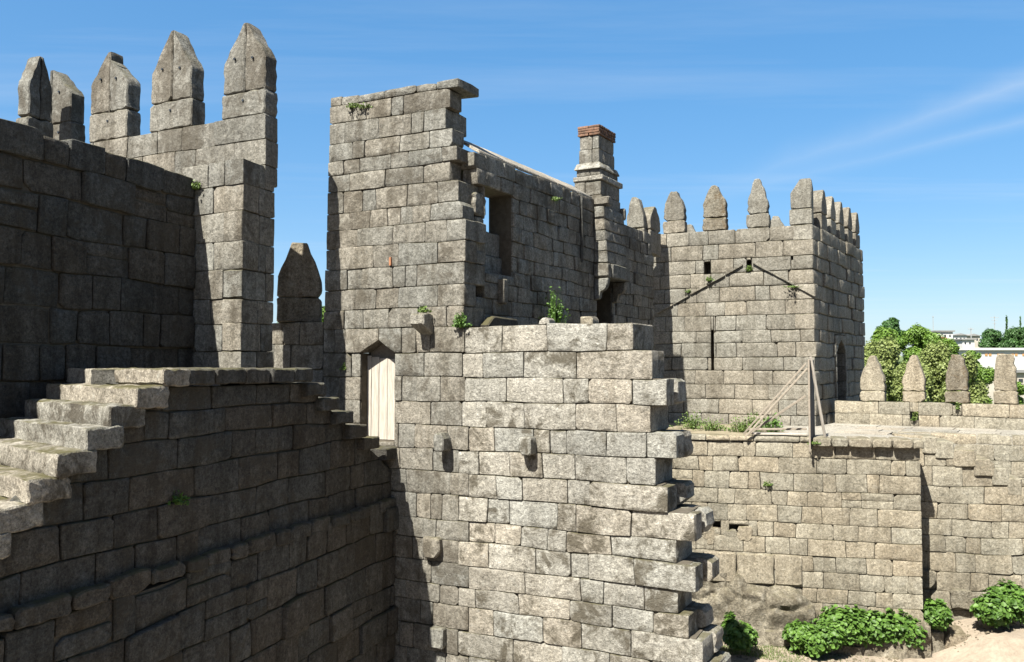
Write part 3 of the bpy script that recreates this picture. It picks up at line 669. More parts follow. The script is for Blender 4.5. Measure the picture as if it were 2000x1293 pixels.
# scar of an old roof: two raking lines of thin drip stones
for (p, q) in (((1283, 614), (1452, 518)), ((1470, 514), (1592, 580))):
    (ua, za_), (ub, zb_) = TF.at(*p), TF.at(*q); n = int(math.hypot(ub - ua, zb_ - za_) / 0.42)
    e = Vector((ub - ua, zb_ - za_)); e.normalize(); nn = Vector((-e.y, e.x))
    for i in range(n):
        a = Vector((ua, za_)).lerp(Vector((ub, zb_)), i / n + .004); b = Vector((ua, za_)).lerp(Vector((ub, zb_)), (i + 1) / n - .004)
        h = 0.035 * rr(.8, 1.2)
        prism('drip_stone', tower, G_TOWER, TF.P, [tuple(a), tuple(b), tuple(b + nn * h), tuple(a + nn * h)], -0.05, 0.052 * rr(.8, 1.2), ch=0.008, cut=0.006, jit=0.005)
ZTT = zs_t[-1] + 0.004
def tm(F, par, x0, x1, yb, ym, ysh, yt, thick=0.3, mat=G_TOWER, apx=None, z0=None, **kw):
    a, b = F.u(x0, ym), F.u(x1, ym); m = (x0 + x1) / 2
    return merlon(F, par, mat, a, b, F.z(m, yb) if z0 is None else z0, F.z(m, ym), F.z(m, ysh), F.z(m, yt), thick, apex=None if apx is None else F.u(apx, yt), w1=-0.01, **kw)
tm(TF, tower, 1295, 1337, 0, 431, 407, 373, z0=ZTT, flat=0.08)
tm(TF, tower, 1372, 1418, 0, 425, 397, 362, z0=ZTT, flat=0.07, mat=G_LICHEN)
tm(TF, tower, 1458, 1501, 0, 417, 393, 348, z0=ZTT, flat=0.06)
mcz = [TF.z(1565, 407), TF.z(1565, 375), TF.z(1565, 349)]; ma = TF.u(1541, 390)
b0 = prism('merlon', tower, G_TOWER, TF.P, [(ma, ZTT), (-0.02, ZTT), (-0.02, mcz[0] - .005), (ma, mcz[0] - .005)], -0.42, -0.02, sub=0.2)
prism('merlon_cap', b0, G_TOWER, lambda u, z, w: TF.P(u, z, -0.02 + (w + .02) * (1 - 0.75 * max(0, (z - mcz[1]) / (mcz[2] - mcz[1])))), [(ma + .03, mcz[0] + .005), (-0.03, mcz[0] + .005), (-0.03, mcz[2]), (-0.28, mcz[2]), (ma + .03, mcz[1])], -0.62, -0.02, sub=0.2)
for i in range(5):
    a = 0.92 + i * 0.93
    merlon(TRF, tower, G_TOWER, a, a + 0.56, ZTT, ZTT + 0.40, ZTT + 0.62, ZTT + 1.02, 0.3, w1=-0.03)
TBF = Face((TF.P(TL, 0) + pv(TRF.d) * 5.0)[:2], TF.d)      # parapet of the far side, seen between the front merlons
for px in (1243, 1345, 1515):
    u = TBF.u(px, 440); zt = TBF.z(px, {1243: 425, 1345: 438, 1515: 421}[px]); merlon(TBF, tower, G_TOWER, u - .28, u + .28, zt - 1.1, zt - .6, zt - .35, zt, 0.3)
block('roof_tile', tower, M_RED, TF.P(TF.u(1452, 446), TF.z(1452, 449), -1.2), pv(TF.d) * 0.2, pv(TF.n) * 0.35, (0, 0, 0.16), cut=0.06)
for i, (x0, x1, yt) in enumerate(((1222, 1258, 384), (1270, 1291, 404))):   # merlons where the hall wall meets the tower
    F = WF.off(0) if i else Face(WF.P(8.0, 0, -0.35)[:2], TF.d); a, b = F.u(x0, 430), F.u(x1, 430)
    merlon(F, hall if not i else tower, G_TOWER, min(a, b), max(a, b), 2.75, F.z(x0, 447), F.z(x0, 425), F.z((x0 + x1) / 2, yt), 0.3)

# ------------------------------------------------------------------ near tower at the left, buttress, parapet, merlons
near = thing('corner_tower', BF.P(-0.5, -0.5), 'corner tower with sunlit buttress and tall slotted merlons, left of the gable', 'tower')
zs_b = [-2.4, -1.95, -1.5, -1.05, -0.6, -0.2] + zlist(BF, 430, [686, 632, 584, 527, 472, 415, 363, 316])
def sp_b(k, zm): return [(-1.25, 0.0 if k % 2 else -0.36 - .012, None, (SDIR, 0.36) if k % 2 else None)]
def sp_bs(k, zm): return [(0.0 if k % 2 == 0 else 0.36 + .012, 0.77, (-PD, 0.36) if k % 2 == 0 else None, (-PD, 0.4))]
lay(BF, near, zs_b, sp_b, G_WALL, wr=(0.5, 0.9), T=0.6, seed=10, topjit=0.02, core_in=0.02, pr=0.012, wav=0.016)
lay(BSF, near, zs_b, sp_bs, G_WALL, wr=(0.3, 0.6), T=0.5, seed=11, topjit=0.02, core_in=0.02)
zs_u = [zs_b[-1] - 0.06] + zlist(UF, 470, [328, 277, 229]); zs_u[0] = min(zs_u[0], zs_u[1] - 0.3)
USF = Face(UF.O, SDIR)
lay(UF, near, zs_u, lambda k, zm: [(-5.2, 0.0, None, (SDIR, 0.31))], G_WALL, wr=(0.55, 0.95), D=0.25, T=0.31, seed=12, core_in=0.02, pr=0.01)
body('tower_core', near, [BF.P(-1.2, 0, -0.45)[:2], BF.P(-0.42, 0, -0.3)[:2], BSF.P(0.7, 0, -0.42)[:2], (BF.P(-1.2, 0, 0) + pv(SDIR) * 0.74)[:2]], -6, 2.9)
ZU = zs_u[-1]
for (x0, x1, ym, ysh, yt, apx, brk) in ((432, 516, 178, 118, 42, 477, 0.0), (291, 373, 197, 138, 58, 336, 0.0), (173, 246, 218, 158, 99, 213, 0.16), (90, 137, 240, 185, 132, 100, 0.0)):
    mm = tm(UF, near, x0, x1, 0, ym, ysh, yt, z0=ZU + .004, apx=apx, split=True, broken=brk, flat=0.05, mat=G_WALL, thick=0.31, jit=0.015)
    for (hx, hy) in (((x0 + apx) / 2 + 3, ysh - 3), ((x1 + apx) / 2 - 4, ysh - 6), ((x0 + x1) / 2, ym + 18)):
        u, z = UF.at(hx, hy); n = 8
        v = [UF.P(u + .02 * math.cos(i * math.pi / 4), z + .02 * math.sin(i * math.pi / 4), w) for w in (-0.02, 0.006) for i in range(n)]
        mk('hole_shade_disc', v, [tuple(range(n, 2 * n)), ] + [(i, (i + 1) % n, n + (i + 1) % n, n + i) for i in range(n)], M_GLASS, mm, smooth=False)  # raised dark discs, colour standing in for the shade inside small holes
QF = Face((-8.25, 14.4), SDIR)                     # merlon of the outer parapet, turned edge-on
qz = [QF.z(80, y) for y in (262, 233, 165, 108)]
qa, qb = QF.u(55, 200), QF.u(106, 200)
merlon(QF, near, G_WALL, qa, qb, qz[0] - 0.6, qz[1], qz[2], qz[3], 0.3, split=True, flat=0.05)

# ------------------------------------------------------------------ curtain wall behind the stair
curt = thing('curtain_wall', CF.P(-3, -2), 'shaded high granite curtain wall rising behind the stone stair on the left', 'wall')
zs_c = [-3.4 + 0.46 * i for i in range(13)] + [2.55, 2.93]; zs_c = [z for z in zs_c if z < 2.4 or z in (2.55, 2.93)]
def sp_c(k, zm):
    if k == len(zs_c) - 2: return [(-9.5, -1.75, None, None), (-1.75, -0.02, None, None)]
    return [(-9.5, -0.02, None, None)]
body('curtain_core', curt, [CF.P(-26, 0, -0.05)[:2], CF.P(-9.45, 0, -0.05)[:2], CF.P(-9.45, 0, -0.7)[:2], CF.P(-26, 0, -0.7)[:2]], -6, 2.9, G_OLD_SHADE)
lay(CF, curt, zs_c, sp_c, G_OLD_SHADE, wr=(0.45, 0.95), T=0.7, seed=13, topjit=0.06, wav=0.025, pr=0.03, gap=0.014, ch=0.014, cut=0.02, bigpr=0.02, splitp=0.10)

# ------------------------------------------------------------------ stone stair, up to a landing and down again to the door
stair = thing('stone_stair', SF.P(-4, GZ), 'stone stair of rough slabs climbing to a landing and down to the door', 'stair')
RD = Vector((0.74, -0.67)).normalized()            # along a riser, towards the open side
near_u = [-5.50, -5.81, -6.11, -6.44, -6.72, -7.0, -7.32, -7.62, -7.92, -8.24]; near_z = [-0.22, -0.40, -0.60, -0.81, -1.02, -1.23, -1.44, -1.65, -1.86, -2.07]
far_u = [-2.03, -1.66, -1.31, -0.95, -0.56, 0.12]; far_z = [-0.235, -0.455, -0.67, -0.885, -1.10, -1.315]
LZ = -0.03
def slab(u0, u1, zt, th, length, nm='step', skew=True, out=0.0, mat=None):
    dirv = RD if skew else Vector((SF.n.x, SF.n.y))
    base = lambda t, z, w: SF.P(t, z) + pv(dirv) * (w + out)
    prism(nm, stair, mat or G_STEP, base, [(u0, zt - th), (u1, zt - th), (u1, zt), (u0, zt)], -length, rr(-0.03, 0.02), cut=0.016, jit=0.012, sub=0.09, slices=12, jw=0.010, ch=0.016)
for i, (u0, z) in enumerate(zip(near_u, near_z)): slab(u0, u0 + 0.46, z, 0.225, 2.4 + 0.12 * rr(0, 1))
cuts = [-5.14, -4.72, -4.28, -3.75, -3.27, -2.80, -2.37]
slab(cuts[0], cuts[1] - .01, LZ, 0.19, 1.6); 
dl = pv(RD)
prism('step', stair, G_STEP, lambda t, z, w: SF.P(t, z) + dl * w, [(cuts[0], LZ - .19), (cuts[1] - .01, LZ - .19), (cuts[1] - .01, LZ), (cuts[0], LZ)], -2.7, -1.61, cut=0.025, jit=0.012, slices=4)
for a, b in zip(cuts[1:-1], cuts[2:]): slab(a + .006, b - .006, LZ + rr(-.012, .006), rr(0.17, 0.2), 1.5, 'landing_slab', False, mat=G_OLD_SHADE)
for i, (u1, z) in enumerate(zip(far_u, far_z)): slab(u1 - 0.46, u1, z, rr(0.17, 0.2), 1.5, 'step', False, out=rr(-.02, .03), mat=G_OLD_SHADE)
SWF = SF.off(-0.12)
zs_s = [-5.9, -5.5, -5.08, -4.7, -4.3, -3.9, -3.5, -3.05, -2.62, -2.22]
zs_s2 = [-2.22, -1.86, -1.5, -1.12, -0.80, -0.50, -0.2]
SWL = SWF.off(0.10)
lay(SWL, stair, zs_s, lambda k, zm: [(-9.0, 0.30, None, None)], G_OLD_SHADE, wr=(0.42, 0.8), T=1.0, seed=14, topjit=0.08, wav=0.03, pr=0.022, gap=0.014, ch=0.015, cut=0.02, slope=0.015, bigpr=0.05, splitp=0.1)
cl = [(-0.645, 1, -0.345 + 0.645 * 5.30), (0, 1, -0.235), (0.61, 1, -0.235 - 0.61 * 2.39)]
lay(SWF, stair, zs_s2, lambda k, zm: [(-9.0, 0.30, None, None)], G_OLD_SHADE, wr=(0.5, 0.95), T=0.3, D=0.17, seed=15, wav=0.026, pr=0.016, gap=0.012, ch=0.012, cut=0.016, clips=cl, slope=0.0, topjit=0.001)
prof = [(-9.0, -6.0), (0.2, -6.0), (0.2, -1.66), (-2.45, -0.30), (-4.9, -0.30), (-9.0, -2.95)]
nv = len(prof); bv = [SF.P(p[0] + 0.12, p[1]) + pv(RD) * w for w in (-0.42, -2.75) for p in prof]
mk('stair_core', bv, [tuple(range(nv)), tuple(range(2 * nv - 1, nv - 1, -1))] + [((i + 1) % nv, i, nv + i, nv + (i + 1) % nv) for i in range(nv)], MORTAR, stair, smooth=False)
u = -8.5
while u < 0.2:                                     # rough string course
    w = rr(0.28, 0.6); h = rr(0.13, 0.2)
    prism('string_stone', stair, G_OLD_SHADE, SWF.P, [(u + .01, -2.24 - h * .4), (u + w - .01, -2.24 - h * .5), (u + w - .01, -2.24 + h * .6), (u + .01, -2.24 + h * .55)], -0.1, rr(0.10, 0.145), cut=0.03, jit=0.016, sub=0.12)
    u += w

# ------------------------------------------------------------------ terrace wall of the courtyard (right), its coping and the walkway
terr = thing('terrace_wall', LF.P(-2, GZ), 'sunlit granite courtyard wall under the walkway with overhanging coping slabs', 'wall')
zs_l = zlist(LF, 1788, [869, 900, 931, 967, 999, 1032, 1063, 1096, 1127, 1161, 1191])[::-1]; zs_l = [-5.75, -5.35] + zs_l
LL = LF.u(1290, 900); UC = LF.u(1586, 860)
lay(LF, terr, zs_l, lambda k, zm: [(LL, 0.0, None, (pv(-LF.n), 0.4))], G_COURT, wr=(0.36, 0.8), T=0.45, seed=16, pr=0.012, wav=0.012, core_in=0.02, splitp=0.04,
    holes=[hole(LF, 1392, 1408, 1018, 1032), hole(LF, 1424, 1462, 1024, 1042), hole(LF, 1404, 1425, 1120, 1126)])
body('terrace_core', terr, [LF.P(LL, 0, -0.35)[:2], LF.P(-0.45, 0, -0.35)[:2], LF.P(-0.45, 0, -2.6)[:2], LF.P(LL, 0, -2.6)[:2]], -5.6, WALK - 0.03, M_SOIL)
zt0 = zs_l[-1]
u = LL
while u < UC - 0.1:                                # top course, slightly proud, under the soil ledge
    w = min(rr(0.45, 0.95), UC - u); p = 0.03 if u < LF.u(1448, 870) else 0.012
    stone(LF, [(u + .006, zt0 + .006), (u + w - .006, zt0 + .006), (u + w - .006, WALK + 0.0), (u + .006, WALK + 0.01)], G_COURT, terr, D=0.4, pr=p + rr(0, .012))
    u += w
u = UC
while u < -0.02:                                   # overhanging coping slabs
    w = min(rr(0.30, 0.46), 0.06 - u)
    if 0.06 - (u + w) < 0.12: w = 0.06 - u
    prism('coping_slab', terr, G_COURT, LF.P, [(u + .012, WALK - 0.165), (u + w - .012, WALK - 0.165), (u + w - .012, WALK), (u + .012, WALK)], -0.5, 0.15 + rr(-.02, .02), cut=0.025, jit=0.008, sub=0.15)
    u += w
for (x0, x1, y0, y1) in ((1372, 1405, 1030, 1056), (1412, 1440, 1034, 1052), (1440, 1470, 1028, 1058), (1380, 1396, 1050, 1066), (1400, 1450, 1056, 1076)):   # loose rubble in the damaged patch
    a, z1 = LF.at(x0, y0); b, z0 = LF.at(x1, y1)
    prism('rubble_stone', terr, G_COURT, LF.P, [(a, z0), (b, z0), (b, z1), (a, z1)], -0.1, rr(0.0, 0.03), cut=0.05, jit=0.02, sub=0.12)
u = LF.u(1375, 1090)
while u < LF.u(1560, 1090):                        # projecting foot of the wall
    w = rr(0.45, 0.8); prism('footing_stone', terr, G_COURT, LF.P, [(u + .008, zs_l[4] - .3), (u + w - .008, zs_l[4] - .3), (u + w - .008, zs_l[5] - .02), (u + .008, zs_l[5] - .02)], -0.05, rr(0.05, 0.09), cut=0.03, jit=0.012)
    u += w
p1, p2 = ground_at(1660, 828, WALK), ground_at(2000, 840, WALK)
RPF = Face(p1[:2], (p2 - p1)[:2])
q1, q2 = ground_at(1830, 846, WALK), ground_at(2000, 851, WALK)
R1F = Face(q1[:2], (q2 - q1)[:2])
def sheet(name, pts, z0, z1, mat, kind='structure'):
    n = len(pts); v = [Vector((p[0], p[1], z0 + EZ)) for p in pts] + [Vector((p[0], p[1], z1 + EZ)) for p in pts]
    f = [tuple(range(n - 1, -1, -1)), tuple(range(n, 2 * n))] + [(i, (i + 1) % n, n + (i + 1) % n, n + i) for i in range(n)]
    return mk(name, v, f, mat, smooth=False, kind=kind)
r1a = R1F.P(-1.2, 0)
walk = sheet('walkway', [LF.P(UC, 0, -0.3)[:2], LF.P(-0.02, 0, -0.3)[:2], r1a[:2], R1F.P(6, 0, -0.02)[:2], RPF.P(7, 0, -0.1)[:2], RPF.P(-0.3, 0, -0.1)[:2], TRF.P(2.5, 0, -0.1)[:2], TF.P(-0.1, 0, -0.1)[:2], TF.P(-1.6, 0, -0.1)[:2]], WALK - 0.3, WALK - 0.012, M_PAVE)
for r in range(4):                                 # paving of the walkway, laid in rows beside the parapet
    u = -0.4 - r * 0.1
    while u < 6.2:
        w = rr(0.7, 1.2); w0 = 0.03 + r * 0.72
        pts = [RPF.P(u + .006, 0, w0), RPF.P(u + w - .006, 0, w0), RPF.P(u + w - .006, 0, w0 + 0.70), RPF.P(u + .006, 0, w0 + 0.70)]
        cpt = sum((Vector(p) for p in pts), Vector()) / 4
        inside = all((Vector(p[:2]) - R1F.O).dot(R1F.n) < 0.02 for p in pts) or all((Vector(p[:2]) - LF.O).dot(LF.n) < 0.0 and (Vector(p[:2]) - LF.O).dot(LF.d) < 0.02 for p in pts)
        offt = all((Vector(p[:2]) - TRF.O).dot(TRF.n) > 0.03 for p in pts)
        if inside and offt:
            v = [p + Vector((0, 0, WALK - 0.05)) - Vector((0, 0, 0)) for p in pts] + [p + Vector((0, 0, WALK + rr(-.006, .006))) for p in pts]
            mk('paving_slab', v, [(3, 2, 1, 0), (4, 5, 6, 7), (0, 1, 5, 4), (1, 2, 6, 5), (2, 3, 7, 6), (3, 0, 4, 7)], M_PAVE, walk, smooth=False)
        u += w
sheet('soil_ledge', [LF.P(LL, 0, -0.1)[:2], LF.P(UC, 0, -0.1)[:2], TF.P(-1.5, 0, -0.05)[:2], TF.P(TL, 0, -0.05)[:2]], WALK - 0.4, WALK - 0.02, M_SOIL)

# ------------------------------------------------------------------ parapet with four merlons
para = thing('parapet_wall', RPF.P(1.5, WALK), 'low granite parapet with four pointed merlons along the walkway', 'parapet')
zp = [WALK - 0.02, WALK + 0.27, RPF.z(1830, 787)]
for z in (0,): pass
lay(RPF, para, zp, lambda k, zm: [(-0.35, 6.5, None, None)], G_COURT, wr=(0.6, 1.1), T=0.4, D=0.3, seed=17, holes=[hole(RPF, 1777, 1794, 804, 822), hole(RPF, 1860, 1878, 776, 792)], core_in=0.0)
for (x0, x1, yt, apx, fl) in ((1680, 1727, 694, 1703, 0.05), (1762, 1806, 693, 1783, 0.06), (1845, 1893, 692, 1869, 0.12), (1940, 1988, 691, 1963, 0.15)):
    tm(RPF, para, x0, x1, 0, 764, 738, yt, z0=zp[2] + .004, apx=apx, flat=fl, mat=G_LICHEN if x0 == 1845 else G_COURT, thick=0.32)
body('parapet_core', para, [RPF.P(-0.3, 0, -0.06)[:2], RPF.P(6.5, 0, -0.06)[:2], RPF.P(6.5, 0, -0.5)[:2], RPF.P(-0.3, 0, -0.5)[:2]], -9, WALK - .02)

# ------------------------------------------------------------------ right-hand stair down from the walkway
rst = thing('courtyard_stair', R1F.P(1, GZ), 'granite stair block descending right from the walkway, beside the terrace wall', 'stair')
rq = ray(1800, 900); RF = Face((rq.x / rq.y * 17.1, 17.1), (0.967, -0.253))
zs_r = [-6.0, -5.6] + zlist(RF, 1800, [1185, 1150, 1112, 1076, 1045, 1012, 979, 947, 911, 877, 850])
(ua, za_), (ub, zb_) = RF.at(1835, 866), RF.at(1985, 938); sl = (zb_ - za_) / (ub - ua)
lay(RF, rst, zs_r, lambda k, zm: [(-0.5, 3.6, None, None)], G_COURT, wr=(0.4, 0.75), T=0.7, seed=18, clips=[(-sl, 1, za_ - sl * ua)], topjit=0.001, core_in=0.0, pr=0.02, wav=0.02)
for (x0, x1, yt) in ((1800, 1830, 853), (1826, 1863, 862), (1859, 1905, 878), (1902, 1942, 896), (1937, 1970, 914), (1966, 1996, 933), (1994, 2030, 951)):
    a, z1 = RF.at(x0, yt); b, _ = RF.at(x1, yt)
    prism('step', rst, G_COURT, RF.P, [(a, z1 - 0.34), (b, z1 - 0.34), (b, z1), (a, z1)], -0.78, 0.025 + rr(0, .015), cut=0.02, jit=0.008, sub=0.2)
zs_1 = [-3.4, -3.0, -2.62, -2.25, -1.93, -1.62, WALK - 0.005]
lay(R1F, rst, zs_1, lambda k, zm: [(-1.4, 5.5, None, None)], G_COURT, wr=(0.5, 0.9), T=0.5, seed=19)
for (x, y, s) in ((1878, 1168, 0.22), (1802, 1128, 0.2)):
    a, z = RF.at(x, y); prism('corbel', rst, G_ROCK, RF.P, [(a - s, z - .18), (a + s, z - .18), (a + s, z + .18), (a - s, z + .18)], -0.1, 0.14, cut=0.07, jit=0.02, sub=.12)

# ------------------------------------------------------------------ bedrock under the terrace wall, boulders, kerb
def bedrock(px0, px1, top, out, name, label, seed, z_end=GZ - 0.15):
    u0, u1 = LF.u(px0, 1150), LF.u(px1, 1150); n, m = 90, 36; v = []; f = []
    for j in range(m + 1):
        t = j / m
        for i in range(n + 1):
            s = i / n; u = u0 + (u1 - u0) * s; zt = top(s); o = out(s)
            w = -0.05 + (o + 0.1) * (t ** 0.75); z = zt + (z_end - zt) * (t ** 1.5)
            cr = noise.voronoi(Vector((u * 1.5, z * 1.7, seed)))[0]; d = 0.10 * noise.fractal(Vector((u * 1.6, z * 2.0, seed)), 0.9, 2.0, 6) + 0.45 * min(0.24, cr[1] - cr[0]) + 0.07 * noise.noise(Vector((u * 0.8, z * 0.6, seed + 4)))
            k = math.sin(math.pi * min(1, t * 1.3)) if t < 0.77 else 0.5
            v.append(LF.P(u, z + d * 0.35 * k, w + d * 0.9 * k))
    for j in range(m):
        for i in range(n): a = j * (n + 1) + i; f.append((a, a + n + 1, a + n + 2, a + 1))
    o = mk(name, v, f, G_ROCK, base=True, label=label, cat='rock'); return o
bedrock(1290, 1590, lambda s: -3.95 - 0.6 * max(0, (s - 0.3)) / 0.7 + 0.10 * math.sin(s * 17), lambda s: 0.14, 'bedrock', 'large bare granite outcrop at the foot of the terrace wall, behind the ruined wall', 3)
bedrock(1560, 1815, lambda s: -4.75 - 0.1 * s, lambda s: 0.22 * (1 - s ** 6), 'bedrock', 'low strip of bedrock under the terrace wall behind the widest bush', 9)
def boulder(p, r, label, seed, name='boulder', sq=(1, 1, .7)):
    import bmesh
    bm = bmesh.new(); bmesh.ops.create_icosphere(bm, subdivisions=4, radius=1)
    for q in bm.verts:
        n = noise.fractal(q.co * 1.3 + Vector((seed, 0, 0)), 1, 2, 4); q.co *= 1 + 0.22 * n
        q.co = Vector((q.co.x * r * sq[0], q.co.y * r * sq[1], q.co.z * r * sq[2]))
    v = [tuple(q.co + Vector(p)) for q in bm.verts]; f = [tuple(q.index for q in fc.verts) for fc in bm.faces]; bm.free()
    return mk(name, v, f, G_ROCK, label=label, cat='boulder', base=True)
boulder(ground_at(1992, 1190, -4.85), 0.34, 'rounded boulder at the right edge below the largest leafy bush', 1)
boulder(ground_at(1990, 1275, -5.45), 0.42, 'pale boulder lying lowest on the sand at the right edge', 5, sq=(1.2, 1, .6))
ka, kb = ground_at(1800, 1245, -5.2), ground_at(1985, 1262, -5.2)
kerb = thing('kerb', ka, 'low row of kerb stones on the sand below the square bush', 'kerb')
for i in range(4):
    a = ka.lerp(kb, i / 4 + .004); b = ka.lerp(kb, (i + 1) / 4 - .004); e = b - a
    block('kerb_stone', kerb, G_ROCK, a - Vector((0, 0, 0.3)), e, Vector((0.2, 0.65, 0)), (0, 0, 0.42 + rr(-.03, .03)), cut=0.05, jit=0.02, sub=0.2)

# ------------------------------------------------------------------ timber barrier at the end of the walkway
prop = thing('timber_barrier', LF.P(LF.u(1580, 860), WALK, 0.2), 'weathered timber barrier of boards and slanting props on the terrace edge by the tower', 'barrier')
def bar(name, a, b, w, t, mat=M_WOOD, side=None):
    a, b = Vector(a), Vector(b); e = b - a; s = e.cross(Vector((0, 0, 1)) if side is None else side).normalized(); n = s.cross(e).normalized()
    block(name, prop, mat, a - s * w / 2 - n * t / 2, s * w, n * t, e, ch=0.004, cut=0.004, jit=0.003, jw=0.002, sub=0.6)
def LP(px, py, w): u, z = LF.off(w).at(px, py); return LF.off(w).P(u, z)
ub_ = LF.u(1583, 860)
BD = Vector((0.47, 0.883))
for i in range(3):
    block('board', prop, M_DARKWOOD, LF.P(ub_ - 0.01, WALK - 0.22 + 0.02 * i, 0.2) + pv(BD) * (0.185 * i), pv(BD) * 0.18, pv((-BD.y, BD.x)) * 0.025, (0, 0, 1.72 + rr(-.03, .03)), ch=0.004, cut=0.004, jit=0.002, jw=0.002, sub=0.6)
block('post', prop, M_WOOD, LF.P(ub_ - 0.05, WALK - 0.26, 0.19), pv(LF.d) * 0.035, pv(LF.n) * 0.05, (0, 0, 1.80), ch=0.004, cut=0.004, jit=0.002, jw=0.002)
top = LP(1576, 712, 0.1)
bar('prop', LP(1452, 848, 0.02), LP(1574, 710, 0.10), 0.03, 0.035); bar('prop', LP(1456, 853, 0.12), LP(1577, 719, 0.14), 0.03, 0.035)
bar('prop', LP(1458, 850, 0.0), LP(1574, 773, 0.05), 0.04, 0.045)
bar('prop', LF.P(LF.u(1612, 848), WALK, -0.05), LP(1583, 697, 0.1), 0.05, 0.04, M_PLANK)
bar('plank', LF.P(LF.u(1468, 852), WALK + 0.05, -0.12), LF.P(ub_ - 0.06, WALK + 0.05, -0.12), 0.24, 0.035, M_PLANK)
bar('plank', LF.P(LF.u(1462, 850), WALK + 0.10, -0.5), LF.P(ub_ - 0.03, WALK + 0.13, -0.5), 0.10, 0.04)

# ------------------------------------------------------------------ greenery
def leaf_quads(v, f, p, n, size, rnd, heart=False):
    n = n.normalized(); t = n.orthogonal().normalized(); t = (Matrix.Rotation(rnd.uniform(0, 6.28), 3, n) @ t); b = n.cross(t)
    k = len(v); s = size * rnd.uniform(.7, 1.25)
    if heart:
        q = [(-.15, 0, 0), (.18, -.5, .06), (.62, -.38, .0), (1.0, 0, -.1), (.62, .38, .0), (.18, .5, .06), (.3, 0, -.08)]
        v += [tuple(p + (t * a + b * c_ + n * d) * s) for a, c_, d in q]
        f += [(k, k + 1, k + 6), (k + 1, k + 2, k + 6), (k + 2, k + 3, k + 6), (k + 3, k + 4, k + 6), (k + 4, k + 5, k + 6), (k + 5, k, k + 6)]
    else:
        v += [tuple(p - t * s * .5), tuple(p + b * s * .32 + n * s * .08), tuple(p + t * s * .5), tuple(p - b * s * .32 + n * s * .08)]
        f.append((k, k + 1, k + 2, k + 3))
def foliage(name, lumps, count, size, mat, parent, seed, heart=False, shell=0.55, up=0.5):
    rnd = random.Random(seed); v, f = [], []; wts = [l[1][0] * l[1][1] + l[1][0] * l[1][2] for l in lumps]
    for c, r in lumps:
        n_ = int(count * (r[0] * r[1] + r[0] * r[2]) / sum(wts))
        for _ in range(n_):
            d = Vector((rnd.gauss(0, 1), rnd.gauss(0, 1), rnd.gauss(0, 1))).normalized()
            k = (shell + (1 - shell) * rnd.random()) * (1 + 0.28 * noise.noise(d * 2.6 + Vector(c)))
            p = Vector((c[0] + d.x * r[0] * k, c[1] + d.y * r[1] * k, c[2] + d.z * r[2] * k))
            nn = d + Vector((rnd.gauss(0, .5), rnd.gauss(0, .5), rnd.gauss(0, .5) + up))
            leaf_quads(v, f, p, nn, size, rnd, heart)
    return mk(name, v, f, mat, parent, smooth=False, kind='stuff')
def bush(px0, px1, py0, py1, z, label, seed, lobes):
    b0 = ground_at((px0 + px1) / 2, py1, z); sc = b0.y / FPX; w = (px1 - px0) * sc; h = (py1 - py0) * sc
    t = thing('bush', b0, label, 'bush', 'leafy bushes along the foot of the walls')
    rnd = random.Random(seed); lum = []
    for (a, top, hw) in lobes:
        cx = b0.x + (a - 0.5) * w; hh = h * top
        lum.append(((cx, b0.y + rnd.uniform(.05, .35), b0.z + hh * 0.5), (w * hw, 0.34, hh * 0.5)))
    foliage('foliage', lum, int(1100 + 2200 * w), 0.078, M_BUSH, t, seed, heart=True, shell=0.6, up=0.7)
    for (c, r) in lum[:2]:
        a = Vector((c[0], c[1], b0.z - 0.05)); block('stem', t, M_BARK, a, (0.03, 0, 0), (0, 0.03, 0), (0.02, 0, r[2] * 1.4), jit=0.002, ch=.004, cut=.004)
bush(1410, 1483, 1206, 1268, -5.3, 'small leafy bush with an upright sprig, nearest the ruined wall', 21, ((.5, .75, .42), (.35, 1.0, .16), (.75, .6, .25)))
bush(1544, 1613, 1222, 1278, -5.42, 'low round leafy bush just left of the widest bush', 22, ((.45, .9, .42), (.7, .8, .32)))
bush(1598, 1810, 1196, 1270, -5.35, 'widest leafy bush, two mounds at the foot of the terrace wall', 23, ((.3, 1.0, .28), (.55, .9, .25), (.78, .95, .24), (.12, .7, .14), (.9, .75, .12)))
bush(1814, 1870, 1176, 1234, -5.0, 'squarish leafy bush below the foot of the courtyard stair', 24, ((.5, .95, .45), (.4, .8, .4)))
bush(1912, 2030, 1150, 1224, -4.85, 'leafy bush at the right edge above the rounded boulder', 25, ((.3, .75, .28), (.65, 1.0, .36)))
def weed(p, r, h, label, seed, n=90, mat=None, size=0.05, hang=False):
    rnd = random.Random(seed); v, f = [], []
    for _ in range(n):
        a = rnd.uniform(0, 6.28); q = abs(rnd.gauss(0, .5)) * r; hh = h * rnd.uniform(.25, 1) * (1 - min(.7, q / (r * 1.8)))
        b = Vector(p) + Vector((math.cos(a) * q, math.sin(a) * q * .6, 0)); tip = b + Vector((math.cos(a) * r * .35, math.sin(a) * r * .3, hh if not hang else -hh))
        s = Vector((-math.sin(a), math.cos(a), 0)) * size * .12; k = len(v)
        v += [tuple(b - s), tuple(b + s), tuple(tip)]; f.append((k, k + 1, k + 2))
        for j in range(2):
            leaf_quads(v, f, b.lerp(tip, rnd.uniform(.35, 1)), Vector((rnd.gauss(0, 1), rnd.gauss(0, 1) - .5, 1)), size, rnd)
    return mk('weed', v, f, mat or M_WEED, smooth=False, label=label, cat='weed', base=not hang)
k = 40
